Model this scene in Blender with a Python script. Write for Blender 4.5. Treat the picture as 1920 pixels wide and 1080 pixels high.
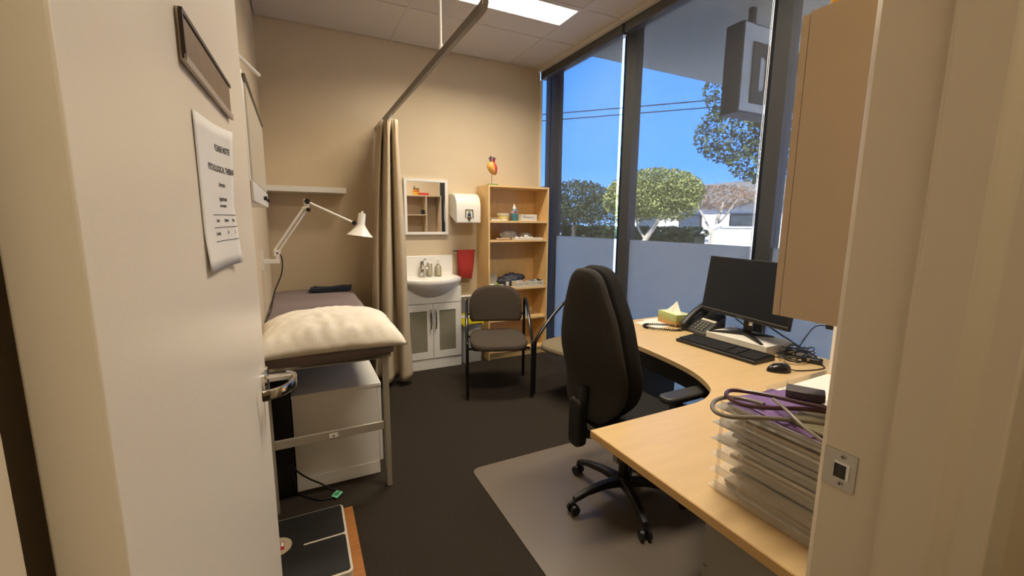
import bpy, bmesh, math, random
from mathutils import Vector, Matrix
random.seed(7)
for o in list(bpy.data.objects): bpy.data.objects.remove(o)
S = bpy.context.scene
COL = S.collection
PI = math.pi

# ------------------------------------------------------------------ camera
YAW, PITCH, ROLL, FPX = math.radians(26.69), math.radians(8.741), math.radians(0.4475), 798.27
fw = Vector((math.sin(YAW)*math.cos(PITCH), math.cos(YAW)*math.cos(PITCH), -math.sin(PITCH)))
r0 = Vector((math.cos(YAW), -math.sin(YAW), 0)); u0 = r0.cross(fw)
rt = r0*math.cos(ROLL) + u0*math.sin(ROLL); up = -r0*math.sin(ROLL) + u0*math.cos(ROLL)
cd = bpy.data.cameras.new('camera'); cam = bpy.data.objects.new('camera', cd); COL.objects.link(cam)
cam.matrix_world = Matrix(((rt.x, up.x, -fw.x, 0), (rt.y, up.y, -fw.y, 0), (rt.z, up.z, -fw.z, 1.42), (0, 0, 0, 1)))
cd.sensor_fit = 'HORIZONTAL'; cd.sensor_width = 36.0; cd.lens = 36.0*FPX/1920.0
cd.clip_start = 0.02; cd.clip_end = 500
S.camera = cam

# ------------------------------------------------------------------ world, sun, exposure
SKY = 17.0
W = bpy.data.worlds.new('world'); S.world = W; W.use_nodes = True
wn = W.node_tree; wn.nodes.clear()
tc = wn.nodes.new('ShaderNodeTexCoord'); sxyz = wn.nodes.new('ShaderNodeSeparateXYZ')
grad = wn.nodes.new('ShaderNodeValToRGB'); ge = grad.color_ramp.elements          # clear blue sky, paler at the horizon
ge[0].position = 0.0; ge[0].color = (0.20, 0.40, 0.88, 1); ge[1].position = 1.0; ge[1].color = (0.045, 0.15, 0.50, 1)
g2 = ge.new(0.12); g2.color = (0.085, 0.28, 0.86, 1); g3 = ge.new(0.35); g3.color = (0.075, 0.24, 0.78, 1)
mp = wn.nodes.new('ShaderNodeMapping'); mp.inputs['Scale'].default_value = (1, 1, 3.2)
nz = wn.nodes.new('ShaderNodeTexNoise'); nz.inputs['Scale'].default_value = 2.3; nz.inputs['Detail'].default_value = 6
cr = wn.nodes.new('ShaderNodeValToRGB'); cr.color_ramp.elements[0].position = 0.50; cr.color_ramp.elements[1].position = 0.80
mxc = wn.nodes.new('ShaderNodeMix'); mxc.data_type = 'RGBA'
scl = wn.nodes.new('ShaderNodeMath'); scl.operation = 'MULTIPLY'; scl.inputs[1].default_value = 0.6
mxc.inputs['B'].default_value = (0.62, 0.68, 0.80, 1)
bg = wn.nodes.new('ShaderNodeBackground'); bg.inputs['Strength'].default_value = SKY
wo = wn.nodes.new('ShaderNodeOutputWorld')
lk = wn.links.new
lk(tc.outputs['Generated'], sxyz.inputs[0]); lk(sxyz.outputs['Z'], grad.inputs['Fac'])
lk(tc.outputs['Generated'], mp.inputs['Vector']); lk(mp.outputs['Vector'], nz.inputs['Vector'])
lk(nz.outputs['Fac'], cr.inputs['Fac']); lk(cr.outputs['Color'], scl.inputs[0]); lk(scl.outputs[0], mxc.inputs['Factor'])
lk(grad.outputs['Color'], mxc.inputs['A']); lk(mxc.outputs['Result'], bg.inputs['Color']); lk(bg.outputs[0], wo.inputs['Surface'])
sd = bpy.data.lights.new('sun', 'SUN'); sd.energy = 62.0; sd.angle = 0.01; sd.color = (1, 0.95, 0.87)
sun = bpy.data.objects.new('sun', sd); COL.objects.link(sun)
sun.rotation_euler = Vector((0.60, 0.42, -0.62)).to_track_quat('-Z', 'Y').to_euler()
LAMP = 37.0          # watts of each ceiling troffer in the room
HALL = 20.0           # emission of the corridor troffer
S.view_settings.view_transform = 'Standard'; S.view_settings.look = 'None'
S.view_settings.gamma = 1.0; S.view_settings.use_curve_mapping = False
S.view_settings.exposure = 0.0
S.cycles.transparent_max_bounces = 32

# ------------------------------------------------------------------ materials
def lin(c):
    if isinstance(c, str):
        c = [int(c[i:i+2], 16)/255 for i in (0, 2, 4)]
    return tuple(((v/12.92) if v <= 0.04045 else ((v+0.055)/1.055)**2.4) for v in c)
MATS = {}
def pm(name, col, rough=0.55, metal=0.0, noise=None, bump=None, spec=0.5, stretch=None, alpha=None, coat=0, emit=None):
    """principled material; noise=(scale, amount) varies the colour, bump=(scale, strength)"""
    if name in MATS: return MATS[name]
    m = bpy.data.materials.new(name); m.use_nodes = True
    nt = m.node_tree; b = nt.nodes['Principled BSDF']
    c = lin(col)
    b.inputs['Base Color'].default_value = (*c, 1); b.inputs['Roughness'].default_value = rough
    b.inputs['Metallic'].default_value = metal; b.inputs['Specular IOR Level'].default_value = spec
    b.inputs['Coat Weight'].default_value = coat
    if noise or bump:
        t = nt.nodes.new('ShaderNodeTexCoord'); mpn = nt.nodes.new('ShaderNodeMapping')
        nt.links.new(t.outputs['Object'], mpn.inputs['Vector'])
        if stretch: mpn.inputs['Scale'].default_value = stretch
    if noise:
        n = nt.nodes.new('ShaderNodeTexNoise'); n.inputs['Scale'].default_value = noise[0]; n.inputs['Detail'].default_value = 4
        nt.links.new(mpn.outputs['Vector'], n.inputs['Vector'])
        r = nt.nodes.new('ShaderNodeValToRGB'); a = noise[1]
        r.color_ramp.elements[0].position = 0.3; r.color_ramp.elements[1].position = 0.7
        r.color_ramp.elements[0].color = (*[max(0, v*(1-a)) for v in c], 1); r.color_ramp.elements[1].color = (*[min(1, v*(1+a)) for v in c], 1)
        nt.links.new(n.outputs['Fac'], r.inputs['Fac']); nt.links.new(r.outputs['Color'], b.inputs['Base Color'])
    if bump:
        n2 = nt.nodes.new('ShaderNodeTexNoise'); n2.inputs['Scale'].default_value = bump[0]; n2.inputs['Detail'].default_value = 3
        nt.links.new(mpn.outputs['Vector'], n2.inputs['Vector'])
        bp = nt.nodes.new('ShaderNodeBump'); bp.inputs['Strength'].default_value = bump[1]; bp.inputs['Distance'].default_value = 0.01
        nt.links.new(n2.outputs['Fac'], bp.inputs['Height']); nt.links.new(bp.outputs['Normal'], b.inputs['Normal'])
    if emit:
        b.inputs['Emission Color'].default_value = (*lin(emit[0]), 1); b.inputs['Emission Strength'].default_value = emit[1]
    MATS[name] = m
    return m
def clear_mat(name, tint=(1, 1, 1), gloss=0.12, rough=0.03, body=None):
    """thin clear sheet: transparent with a fresnel sheen, optional share of diffuse body (colour, amount)"""
    if name in MATS: return MATS[name]
    m = bpy.data.materials.new(name); m.use_nodes = True; nt = m.node_tree; nt.nodes.clear()
    o = nt.nodes.new('ShaderNodeOutputMaterial'); tr = nt.nodes.new('ShaderNodeBsdfTransparent'); tr.inputs['Color'].default_value = (*tint, 1)
    g = nt.nodes.new('ShaderNodeBsdfGlossy'); g.inputs['Roughness'].default_value = rough
    lw = nt.nodes.new('ShaderNodeLayerWeight'); lw.inputs['Blend'].default_value = gloss
    mx = nt.nodes.new('ShaderNodeMixShader'); nt.links.new(lw.outputs['Fresnel'], mx.inputs['Fac'])
    nt.links.new(tr.outputs[0], mx.inputs[1]); nt.links.new(g.outputs[0], mx.inputs[2])
    last = mx
    if body:
        d = nt.nodes.new('ShaderNodeBsdfDiffuse'); d.inputs['Color'].default_value = (*lin(body[0]), 1)
        m2 = nt.nodes.new('ShaderNodeMixShader'); m2.inputs['Fac'].default_value = body[1]
        nt.links.new(mx.outputs[0], m2.inputs[1]); nt.links.new(d.outputs[0], m2.inputs[2]); last = m2
    nt.links.new(last.outputs[0], o.inputs['Surface']); MATS[name] = m
    return m
def blind_mat():
    m = bpy.data.materials.new('screen_fabric'); m.use_nodes = True; nt = m.node_tree; nt.nodes.clear()
    o = nt.nodes.new('ShaderNodeOutputMaterial'); tr = nt.nodes.new('ShaderNodeBsdfTransparent'); d = nt.nodes.new('ShaderNodeBsdfDiffuse')
    d.inputs['Color'].default_value = (0.065, 0.067, 0.071, 1)
    tr.inputs['Color'].default_value = (1, 1, 1, 1)
    t = nt.nodes.new('ShaderNodeTexCoord')
    w1 = nt.nodes.new('ShaderNodeTexWave'); w1.wave_type = 'BANDS'; w1.bands_direction = 'Y'; w1.inputs['Scale'].default_value = 60; w1.inputs['Distortion'].default_value = 1.5
    w2 = nt.nodes.new('ShaderNodeTexWave'); w2.wave_type = 'BANDS'; w2.bands_direction = 'Z'; w2.inputs['Scale'].default_value = 60; w2.inputs['Distortion'].default_value = 1.5
    nt.links.new(t.outputs['Object'], w1.inputs['Vector']); nt.links.new(t.outputs['Object'], w2.inputs['Vector'])
    ad = nt.nodes.new('ShaderNodeMath'); ad.operation = 'ADD'; nt.links.new(w1.outputs['Fac'], ad.inputs[0]); nt.links.new(w2.outputs['Fac'], ad.inputs[1])
    mr = nt.nodes.new('ShaderNodeMapRange'); mr.inputs['From Max'].default_value = 2; mr.inputs['To Min'].default_value = 0.72; mr.inputs['To Max'].default_value = 0.64
    nt.links.new(ad.outputs[0], mr.inputs['Value'])
    mx = nt.nodes.new('ShaderNodeMixShader'); nt.links.new(mr.outputs[0], mx.inputs['Fac'])
    nt.links.new(tr.outputs[0], mx.inputs[1]); nt.links.new(d.outputs[0], mx.inputs[2]); nt.links.new(mx.outputs[0], o.inputs['Surface'])
    return m
def frost_mat():
    m = bpy.data.materials.new('frosted_film'); m.use_nodes = True; nt = m.node_tree; nt.nodes.clear()
    o = nt.nodes.new('ShaderNodeOutputMaterial'); a = nt.nodes.new('ShaderNodeBsdfTranslucent'); d = nt.nodes.new('ShaderNodeBsdfDiffuse')
    a.inputs['Color'].default_value = (1.0, 0.90, 0.77, 1); d.inputs['Color'].default_value = (0.7, 0.72, 0.75, 1)
    mx = nt.nodes.new('ShaderNodeMixShader'); mx.inputs['Fac'].default_value = 0.08
    nt.links.new(a.outputs[0], mx.inputs[1]); nt.links.new(d.outputs[0], mx.inputs[2]); nt.links.new(mx.outputs[0], o.inputs['Surface'])
    return m
def lamp_mat(name, col, s):
    m = bpy.data.materials.new(name); m.use_nodes = True; nt = m.node_tree; nt.nodes.clear()
    o = nt.nodes.new('ShaderNodeOutputMaterial'); e = nt.nodes.new('ShaderNodeEmission'); e.inputs['Color'].default_value = (*col, 1); e.inputs['Strength'].default_value = s
    nt.links.new(e.outputs[0], o.inputs['Surface']); return m

WALL = pm('wall_paint', 'd0bea0', 0.75, noise=(3, 0.025), bump=(180, 0.05))
CEIL = pm('ceiling_tile', 'd2cac2', 0.85, noise=(40, 0.03), bump=(120, 0.08))
TBAR = pm('tbar_white', 'ccc5bd', 0.5)
CARPET = pm('carpet', '332c25', 0.95, noise=(260, 0.35), bump=(320, 0.5), spec=0.15)
GLOSSW = pm('gloss_cream_paint', 'ece2d2', 0.30, bump=(140, 0.035))
FRAMEP = pm('door_frame_paint', 'dccdb4', 0.32, bump=(120, 0.03))
WHITE = pm('white_laminate', 'e9e6df', 0.35)
WHITEM = pm('white_metal', 'ebe8e2', 0.3)
CERAM = pm('ceramic', 'f1eee8', 0.08, spec=0.6)
CHROME = pm('chrome', 'd8d6d2', 0.14, metal=1.0)
STEEL = pm('brushed_steel', 'b9b2a6', 0.32, metal=1.0, noise=(30, 0.08))
SILVERP = pm('silver_paint', 'b5ada0', 0.4, metal=0.35)
BEECH = pm('beech_laminate', 'ceb081', 0.33, noise=(5, 0.05), stretch=(1, 6, 1))
BEECHE = pm('beech_edge', 'cfa86f', 0.4)
SHELFW = pm('bookcase_veneer', 'e3bf84', 0.42, noise=(6, 0.07), stretch=(6, 6, 1))
OFFBLACK = pm('black_fabric', '222020', 0.9, noise=(200, 0.2), bump=(400, 0.25), spec=0.2)
GREYSHELL = pm('charcoal_shell_fabric', '33302d', 0.85, noise=(200, 0.2), bump=(400, 0.2), spec=0.25)
BPLAS = pm('black_plastic', '1b1a1a', 0.42)
BPLAS2 = pm('dark_grey_plastic', '33322f', 0.45)
BGLOSS = pm('black_gloss_tube', '121111', 0.16)
SCREEN = pm('screen_off', '1a1e25', 0.3, spec=0.3)
TAUPE = pm('taupe_fabric', '4c433b', 0.95, noise=(300, 0.15), bump=(500, 0.3), spec=0.2)
WINLIT = pm('window_lit_fabric', '7d725e', 0.95, noise=(300, 0.15), bump=(500, 0.3), spec=0.2)  # lighter olive beige: window light on the chair is put into the fabric colour
MATB = pm('chair_mat_vinyl', '6a6055', 0.38, noise=(2, 0.04))
SHEET = pm('mauve_grey_sheet', '877978', 0.85, bump=(14, 0.12), spec=0.2)
PILLOW = pm('pillow_cotton', 'e9e1d3', 0.85, bump=(26, 0.25), spec=0.2)
CURT = pm('curtain_fabric', 'c0b096', 0.85, bump=(60, 0.08), spec=0.2)
PAPER = pm('paper', 'e8e4de', 0.7)
PAPERC = pm('paper_cream', 'ddd4c2', 0.7)
INK = pm('ink', '3a3634', 0.7)
RED = pm('red_terry', 'a23a36', 0.95, noise=(150, 0.2), bump=(220, 0.5), spec=0.1)
NAVY = pm('navy_patterned_cloth', '232a3a', 0.9, noise=(90, 0.7), bump=(90, 0.3))
ALU = pm('aluminium_dark_frame', '3a3b3d', 0.45, metal=0.3)
MIRRM = pm('mirror_glass', 'f0f0f0', 0.02, metal=1.0)
TRACKM = pm('track_aluminium', '8a847c', 0.4, metal=0.5)
GREYP = pm('grey_steel_panel', '6f6c67', 0.5)
GREYL = pm('grey_melamine', '8f887c', 0.5)
ACRY = clear_mat('clear_acrylic', (0.99, 0.99, 0.985), 0.10, 0.04, body=('f2ebdf', 0.17))
GLASS = clear_mat('window_glass', (0.96, 0.98, 0.97), 0.1, 0.01)
FROST = frost_mat()
BLIND = blind_mat()
GLASSF = pm('frosted_cabinet_glass', '8d8876', 0.35)
PURP = pm('purple_card', '5b3f72', 0.5)
OAK = pm('oiled_timber', 'a0662e', 0.5, noise=(20, 0.2), stretch=(1, 8, 1))
BROWNP = pm('brown_name_plate', '7d6548', 0.5, noise=(12, 0.15), stretch=(1, 5, 1))
DARKBR = pm('dark_brown_edge', '3a281b', 0.5)

# ------------------------------------------------------------------ mesh helpers
class MB:
    def __init__(s): s.v = []; s.f = []
    def _add(s, vs, fs):
        n = len(s.v); s.v += [Vector(p) for p in vs]; s.f += [tuple(i+n for i in f) for f in fs]; return s
    def box(s, x0, x1, y0, y1, z0, z1):
        return s._add([(x0,y0,z0),(x1,y0,z0),(x1,y1,z0),(x0,y1,z0),(x0,y0,z1),(x1,y0,z1),(x1,y1,z1),(x0,y1,z1)],
                      [(3,2,1,0),(4,5,6,7),(0,1,5,4),(1,2,6,5),(2,3,7,6),(3,0,4,7)])
    def obox(s, c, size, rot):
        a, b, d = [v/2 for v in size]; M = Matrix.Translation(c) @ rot.to_4x4()
        vs = [M @ Vector(p) for p in ((-a,-b,-d),(a,-b,-d),(a,b,-d),(-a,b,-d),(-a,-b,d),(a,-b,d),(a,b,d),(-a,b,d))]
        return s._add(vs, [(3,2,1,0),(4,5,6,7),(0,1,5,4),(1,2,6,5),(2,3,7,6),(3,0,4,7)])
    def cyl(s, p0, p1, r0, r1=None, n=20, cap=True):
        r1 = r0 if r1 is None else r1; p0 = Vector(p0); p1 = Vector(p1); d = (p1-p0).normalized()
        a = d.orthogonal().normalized(); b = d.cross(a)
        vs = []
        for p, r in ((p0, r0), (p1, r1)):
            for i in range(n):
                t = 2*PI*i/n; vs.append(p + a*r*math.cos(t) + b*r*math.sin(t))
        fs = [(i, (i+1) % n, n+(i+1) % n, n+i) for i in range(n)]
        if cap: fs += [tuple(range(n-1, -1, -1)), tuple(range(n, 2*n))]
        return s._add(vs, fs)
    def tube(s, path, r, n=10, closed=False, flat=None):
        P = [Vector(p) for p in path]; m = len(P); rings = []; prev = None
        for i, p in enumerate(P):
            if closed: t = P[(i+1) % m]-P[i-1]
            else: t = P[min(i+1, m-1)]-P[max(i-1, 0)]
            t = t.normalized()
            if prev is None: a = t.orthogonal().normalized()
            else: a = (prev - t*prev.dot(t)).normalized()
            prev = a; b = t.cross(a); rr = r[i] if isinstance(r, (list, tuple)) else r
            rings.append([p + a*rr*math.cos(2*PI*k/n) + b*rr*math.sin(2*PI*k/n)*(flat or 1) for k in range(n)])
        vs = [v for g in rings for v in g]; fs = []
        for i in range(m if closed else m-1):
            j = (i+1) % m
            for k in range(n): fs.append((i*n+k, i*n+(k+1) % n, j*n+(k+1) % n, j*n+k))
        if not closed: fs += [tuple(range(n-1, -1, -1)), tuple(range((m-1)*n, m*n))]
        return s._add(vs, fs)
    def lathe(s, prof, c=(0,0,0), n=28, axis=None):
        """profile of (r, h) about an axis from c"""
        ax = Vector(axis or (0,0,1)).normalized(); a = ax.orthogonal().normalized(); b = ax.cross(a); c = Vector(c)
        vs = []; fs = []
        for r, hh in prof:
            for i in range(n):
                t = 2*PI*i/n; vs.append(c + ax*hh + (a*math.cos(t)+b*math.sin(t))*max(r, 1e-5))
        for j in range(len(prof)-1):
            for i in range(n): fs.append((j*n+i, j*n+(i+1) % n, (j+1)*n+(i+1) % n, (j+1)*n+i))
        if prof[0][0] > 1e-4: fs.append(tuple(range(n-1, -1, -1)))
        if prof[-1][0] > 1e-4: fs.append(tuple(range((len(prof)-1)*n, len(prof)*n)))
        return s._add(vs, fs)
    def prism(s, poly, a0, a1, axis='z'):
        """polygon extruded; axis z: (x,y)  axis x: (y,z)  axis y: (x,z)"""
        def mk(p, a): return {'z': (p[0], p[1], a), 'x': (a, p[0], p[1]), 'y': (p[0], a, p[1])}[axis]
        n = len(poly); vs = [mk(p, a0) for p in poly]+[mk(p, a1) for p in poly]
        fs = [tuple(range(n-1, -1, -1)), tuple(range(n, 2*n))]+[(i, (i+1) % n, n+(i+1) % n, n+i) for i in range(n)]
        return s._add(vs, fs)
    def grid(s, fn, nu, nv, closed_u=False):
        vs = [fn(i/(nu if closed_u else nu-1), j/(nv-1)) for j in range(nv) for i in range(nu)]; fs = []
        for j in range(nv-1):
            for i in range(nu if closed_u else nu-1):
                k = (i+1) % nu; fs.append((j*nu+i, j*nu+k, (j+1)*nu+k, (j+1)*nu+i))
        return s._add(vs, fs)
    def build(s, name, mat, parent=None, world=True, bevel=None, smooth=False, seg=2, sub=0, thick=None, ang=35):
        vs = s.v
        if parent is not None:
            if world:
                inv = XF[parent.name].inverted(); vs = [inv @ v for v in vs]
            org = None
        else:
            lo = [min(v[i] for v in vs) for i in range(3)]; hi = [max(v[i] for v in vs) for i in range(3)]
            org = Vector(((lo[0]+hi[0])/2, (lo[1]+hi[1])/2, lo[2])); vs = [v-org for v in vs]
        me = bpy.data.meshes.new(name); me.from_pydata([tuple(v) for v in vs], [], s.f); me.update()
        bm = bmesh.new(); bm.from_mesh(me); bmesh.ops.recalc_face_normals(bm, faces=bm.faces); bm.to_mesh(me); bm.free()
        me.materials.append(mat)
        if smooth or bevel:
            me.polygons.foreach_set('use_smooth', [True]*len(me.polygons))
            me.set_sharp_from_angle(angle=math.radians(ang))
        o = bpy.data.objects.new(name, me); COL.objects.link(o)
        if parent is not None: o.parent = parent; XF[o.name] = XF[parent.name]
        else: o.location = org; XF[o.name] = Matrix.Translation(org)
        if thick:
            k = o.modifiers.new('thickness', 'SOLIDIFY'); k.thickness = thick; k.offset = 0
        if bevel:
            k = o.modifiers.new('bevel', 'BEVEL'); k.width = bevel; k.segments = seg; k.limit_method = 'ANGLE'; k.angle_limit = math.radians(40); k.harden_normals = False
        if sub:
            k = o.modifiers.new('subdivision', 'SUBSURF'); k.levels = sub; k.render_levels = sub
        return o
XF = {}
def RZ0(a): return Matrix.Rotation(a, 3, 'Z')
def tag(o, label, cat, group=None, kind=None):
    o['label'] = label; o['category'] = cat
    if group: o['group'] = group
    if kind: o['kind'] = kind
    return o
def thing(name, loc, label, cat, rz=0.0, group=None, kind=None):
    o = bpy.data.objects.new(name, None); COL.objects.link(o); o.location = loc; o.rotation_euler = (0, 0, rz)
    o.empty_display_size = 0.05
    XF[o.name] = Matrix.Translation(loc) @ Matrix.Rotation(rz, 4, 'Z')
    return tag(o, label, cat, group, kind)
def copy_part(o, name=None):
    c = o.copy(); COL.objects.link(c); XF[c.name] = XF[o.name]; return c
def clone(mesh_obj, parent, off=(0, 0, 0), rot=None):
    """another piece sharing mesh data under the same parent"""
    c = mesh_obj.copy(); COL.objects.link(c); c.parent = parent; c.location = Vector(mesh_obj.location)+Vector(off)
    if rot: c.rotation_euler = rot
    XF[c.name] = XF[parent.name]
    return c
def struct(name, mb, mat, label, cat, **k):
    o = mb.build(name, mat, **k); return tag(o, label, cat, kind='structure')
def smooth_path(pts, n=8, closed=False):
    P = [Vector(p) for p in pts]; m = len(P); out = []
    for i in range(m if closed else m-1):
        p0 = P[(i-1) % m] if closed or i > 0 else P[0]; p1 = P[i]; p2 = P[(i+1) % m]; p3 = P[(i+2) % m] if closed or i+2 < m else P[-1]
        for k in range(n):
            t = k/n
            out.append(0.5*((2*p1)+(-p0+p2)*t+(2*p0-5*p1+4*p2-p3)*t*t+(-p0+3*p1-3*p2+p3)*t**3))
    if not closed: out.append(P[-1])
    return out
def rrect(x0, x1, y0, y1, r, n=5):
    out = []
    for cx, cy, a in ((x1-r, y1-r, 0), (x0+r, y1-r, 90), (x0+r, y0+r, 180), (x1-r, y0+r, 270)):
        for k in range(n+1):
            t = math.radians(a+90*k/n); out.append((cx+r*math.cos(t), cy+r*math.sin(t)))
    return out
def text_mb(body, size, fn, offset=0.0, align='LEFT'):
    """letters as flat geometry; fn maps (u, v) to a world point"""
    cu = bpy.data.curves.new('letters', 'FONT'); cu.body = body; cu.size = size; cu.offset = offset; cu.align_x = align; cu.resolution_u = 3
    ob = bpy.data.objects.new('letters', cu); COL.objects.link(ob)
    bpy.context.view_layer.update()
    me = bpy.data.meshes.new_from_object(ob.evaluated_get(bpy.context.evaluated_depsgraph_get()))
    mb = MB(); mb._add([fn(v.co.x, v.co.y) for v in me.vertices], [tuple(p.vertices) for p in me.polygons])
    bpy.data.objects.remove(ob); bpy.data.curves.remove(cu); bpy.data.meshes.remove(me)
    return mb
def crumple(c, r, seed=0, amp=.35, f=2.2, nu=44, nv=24):
    """creased fabric or plastic lump resting on its base"""
    from mathutils import noise
    mb = MB(); off = Vector((seed*3.1, seed*1.7, seed*.9))
    def fn(u, v):
        th = 2*PI*u; la = PI*(v-.5); d = Vector((math.cos(la)*math.cos(th), math.cos(la)*math.sin(th), math.sin(la)))
        k = 1+amp*noise.noise(d*f+off)+amp*.7*abs(noise.noise(d*f*2.6+off))-amp*.35*abs(noise.noise(d*f*5+off))
        p = Vector((d.x*r[0]*k, d.y*r[1]*k, d.z*r[2]*k*(1.0 if d.z > 0 else .6)))
        return (c[0]+p.x, c[1]+p.y, max(c[2]+p.z, c[2]-r[2]*.45))
    mb.grid(fn, nu, nv, closed_u=True); return mb
def blob(c, r, seed=0, amp=0.25, nu=26, nv=14, flat=0.0, freq=3.0):
    """lumpy closed surface for bags and cloth"""
    rnd = random.Random(seed); ph = [rnd.uniform(0, 6.28) for _ in range(9)]
    mb = MB(); cx, cy, cz = c
    def fn(u, v):
        th = 2*PI*u; la = PI*(v-0.5)
        d = 1+amp*(math.sin(freq*th+ph[0])*math.cos(2*la+ph[1])*0.5+math.sin(freq*2.3*th+ph[2])*math.sin(3*la+ph[3])*0.3*math.cos(la)+0.3*math.sin(5*la+ph[4])*math.cos(freq*1.0*th+ph[5]))
        x = r[0]*math.cos(la)*math.cos(th)*d; y = r[1]*math.cos(la)*math.sin(th)*d; z = r[2]*math.sin(la)*(1+amp*0.4*math.sin(freq*th+ph[6]) if abs(v-0.5) < 0.49 else 1)
        return (cx+x, cy+y, max(cz+z, cz-r[2]*(1-flat)))
    mb.grid(fn, nu, nv, closed_u=True); return mb

# ------------------------------------------------------------------ room shell
XL, XG, YB, YN, ZC = -0.21, 2.58, 4.22, 0.325, 3.04
struct('floor', MB().box(-2.2, 2.62, -2.0, 4.36, -0.12, 0), CARPET, 'dark brown short pile carpet floor', 'floor')
cl = struct('ceiling', MB().box(-2.2, 2.62, -2.0, 4.36, 3.062, 3.34), pm('slab', 'a8a29a', 0.9), 'suspended ceiling of pale mineral tiles', 'ceiling')
xs = [XL, 0.87, 2.07, 2.42]; ys = [YN, 0.54, 1.14, 1.74, 2.34, 2.94, 3.54, YB]
for i in range(len(xs)-1):
    for j in range(len(ys)-1):
        if i == 1 and j in (2, 5):
            MB().box(xs[i]+.012, xs[i+1]-.012, ys[j]+.308, ys[j+1]-.012, 3.042, 3.060).build('ceiling_tile', CEIL, cl); continue
        MB().box(xs[i]+.012, xs[i+1]-.012, ys[j]+.012, ys[j+1]-.012, 3.042, 3.060).build('ceiling_tile', CEIL, cl)
for x in xs[1:3]: MB().box(x-.012, x+.012, YN, YB, 3.038, 3.061).build('grid_bar', TBAR, cl)
for y in ys[1:-1]:
    for a, b in zip(xs[:-1], xs[1:]): MB().box(a+.0125, b-.0125, y-.012, y+.012, 3.038, 3.061).build('grid_bar', TBAR, cl)
MB().box(-2.2, 2.42, -1.9, 0.165, 3.04, 3.061).build('hall_panel', CEIL, cl)
struct('wall_back', MB().box(-0.35, 2.445, YB, 4.36, 0, 3.062), WALL, 'beige painted back wall behind the bookcase', 'wall')
struct('wall_left', MB().box(-0.35, XL, YN, YB, 0, 3.062), WALL, 'beige painted left wall beside the examination bed', 'wall')
struct('wall_near', MB().box(-0.35, -0.21, .165, YN, 0, 3.062).box(0.76, 2.62, .165, YN, 0, 3.062).box(-0.21, 0.76, .165, YN, 2.12, 3.062), WALL, 'beige painted wall around the doorway', 'wall')
struct('wall_right', MB().box(2.44, 2.62, YN, 0.42, 0, 3.062), WALL, 'short beige wall return at the end of the windows', 'wall')
struct('wall_corridor', MB().box(-2.2, -2.06, -2.0, .165, 0, 3.062).box(-2.06, 2.48, -2.0, -1.86, 0, 3.062).box(2.48, 2.62, -2.0, .165, 0, 3.062).box(-2.06, -0.35, .165, .30, 0, 3.062), WALL, 'beige painted corridor walls outside the room', 'wall')
# steel door frame: one profile run up both jambs and across the head
fr = struct('trim_1', MB().prism([(.705,.327),(.705,.250),(.692,.246),(.692,.194),(.705,.180),(.705,.15),(.78,.15),(.78,.165),(.76,.165),(.76,.325),(.78,.325),(.78,.337),(.713,.337)], 0, 2.14),
            FRAMEP, 'cream painted steel door frame around the doorway', 'door frame', bevel=.0035, seg=3)
MB().prism([(-.155,.327),(-.155,.250),(-.142,.246),(-.142,.194),(-.155,.180),(-.155,.15),(-.23,.15),(-.23,.165),(-.21,.165),(-.21,.325),(-.21,.337),(-.163,.337)], 0, 2.14).build('hinge_jamb', FRAMEP, fr, bevel=.0035)
MB().box(-.155, .705, .15, .327, 2.06, 2.14).box(-.142, .692, .194, .247, 2.045, 2.06).build('head_jamb', FRAMEP, fr, bevel=.003)
# strike plate with a latch hole, curved lip and two screws
st = MB()
y0, y1, z0, z1 = .284, .3268, 1.030, 1.088; hy0, hy1, hz0, hz1 = .292, .312, 1.046, 1.072
for a, b, c, d in ((y0, hy0, z0, z1), (hy1, y1, z0, z1), (hy0, hy1, z0, hz0), (hy0, hy1, hz1, z1)): st.box(.7030, .7052, a, b, c, d)
sp = st.build('strike_plate', STEEL, fr)
MB().box(.7045, .7070, hy0, hy1, hz0, hz1).build('latch_hole', pm('latch_dark', '3a332b', 0.6), sp)
MB().prism([(hy0, hz0), (hy0+.004, hz0), (hy0+.004, hz1-.004), (hy1, hz1-.004), (hy1, hz1), (hy0, hz1)], .7022, .7034, 'x').build('hole_lip', CHROME, sp)
for z in (1.038, 1.080):
    sc = MB().cyl((.7018, .302, z), (.7035, .302, z), .0036, n=16).build('screw', STEEL, sp)
    MB().box(.7014, .7019, .2992, .3048, z-.0006, z+.0006).box(.7014, .7019, .3014, .3026, z-.0028, z+.0028).build('screw_cross', DARKBR, sc)

# door leaf, open into the room
dr = thing('door_1', (-.1186, .355, 0), 'cream gloss painted door standing open on the left', 'door', rz=math.radians(-2), kind='structure')
MB().box(-.038, 0, 0, .82, .008, 2.05).build('leaf', GLOSSW, dr, world=False, bevel=.002)
hb = MB().lathe([(.030, 0), (.030, .006), (.026, .011), (.0, .011)], (0, .762, 1.052), 32, axis=(1, 0, 0)).build('rose', CHROME, dr, world=False, smooth=True)
MB().cyl((.008, .762, 1.052), (.060, .762, 1.052), .0095, n=20).build('spindle_neck', CHROME, hb, world=False, smooth=True)
lp = smooth_path([(.050, .770, 1.052), (.066, .752, 1.052), (.068, .720, 1.052), (.062, .690, 1.052), (.046, .664, 1.052), (.024, .650, 1.052), (.010, .645, 1.052)], 7)
lv = MB()
n = len(lp)
def lever_pt(u, v):
    i = min(int(round(v*(n-1))), n-1); p = lp[i]; t = (lp[min(i+1, n-1)]-lp[max(i-1, 0)]).normalized(); nrm = Vector((0, 0, 1)).cross(t).normalized()
    a = 2*PI*u; sx = .0045*math.copysign(abs(math.cos(a))**.5, math.cos(a)); sz = .0115*math.copysign(abs(math.sin(a))**.5, math.sin(a))
    return p+nrm*sx+Vector((0, 0, sz))
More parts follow.
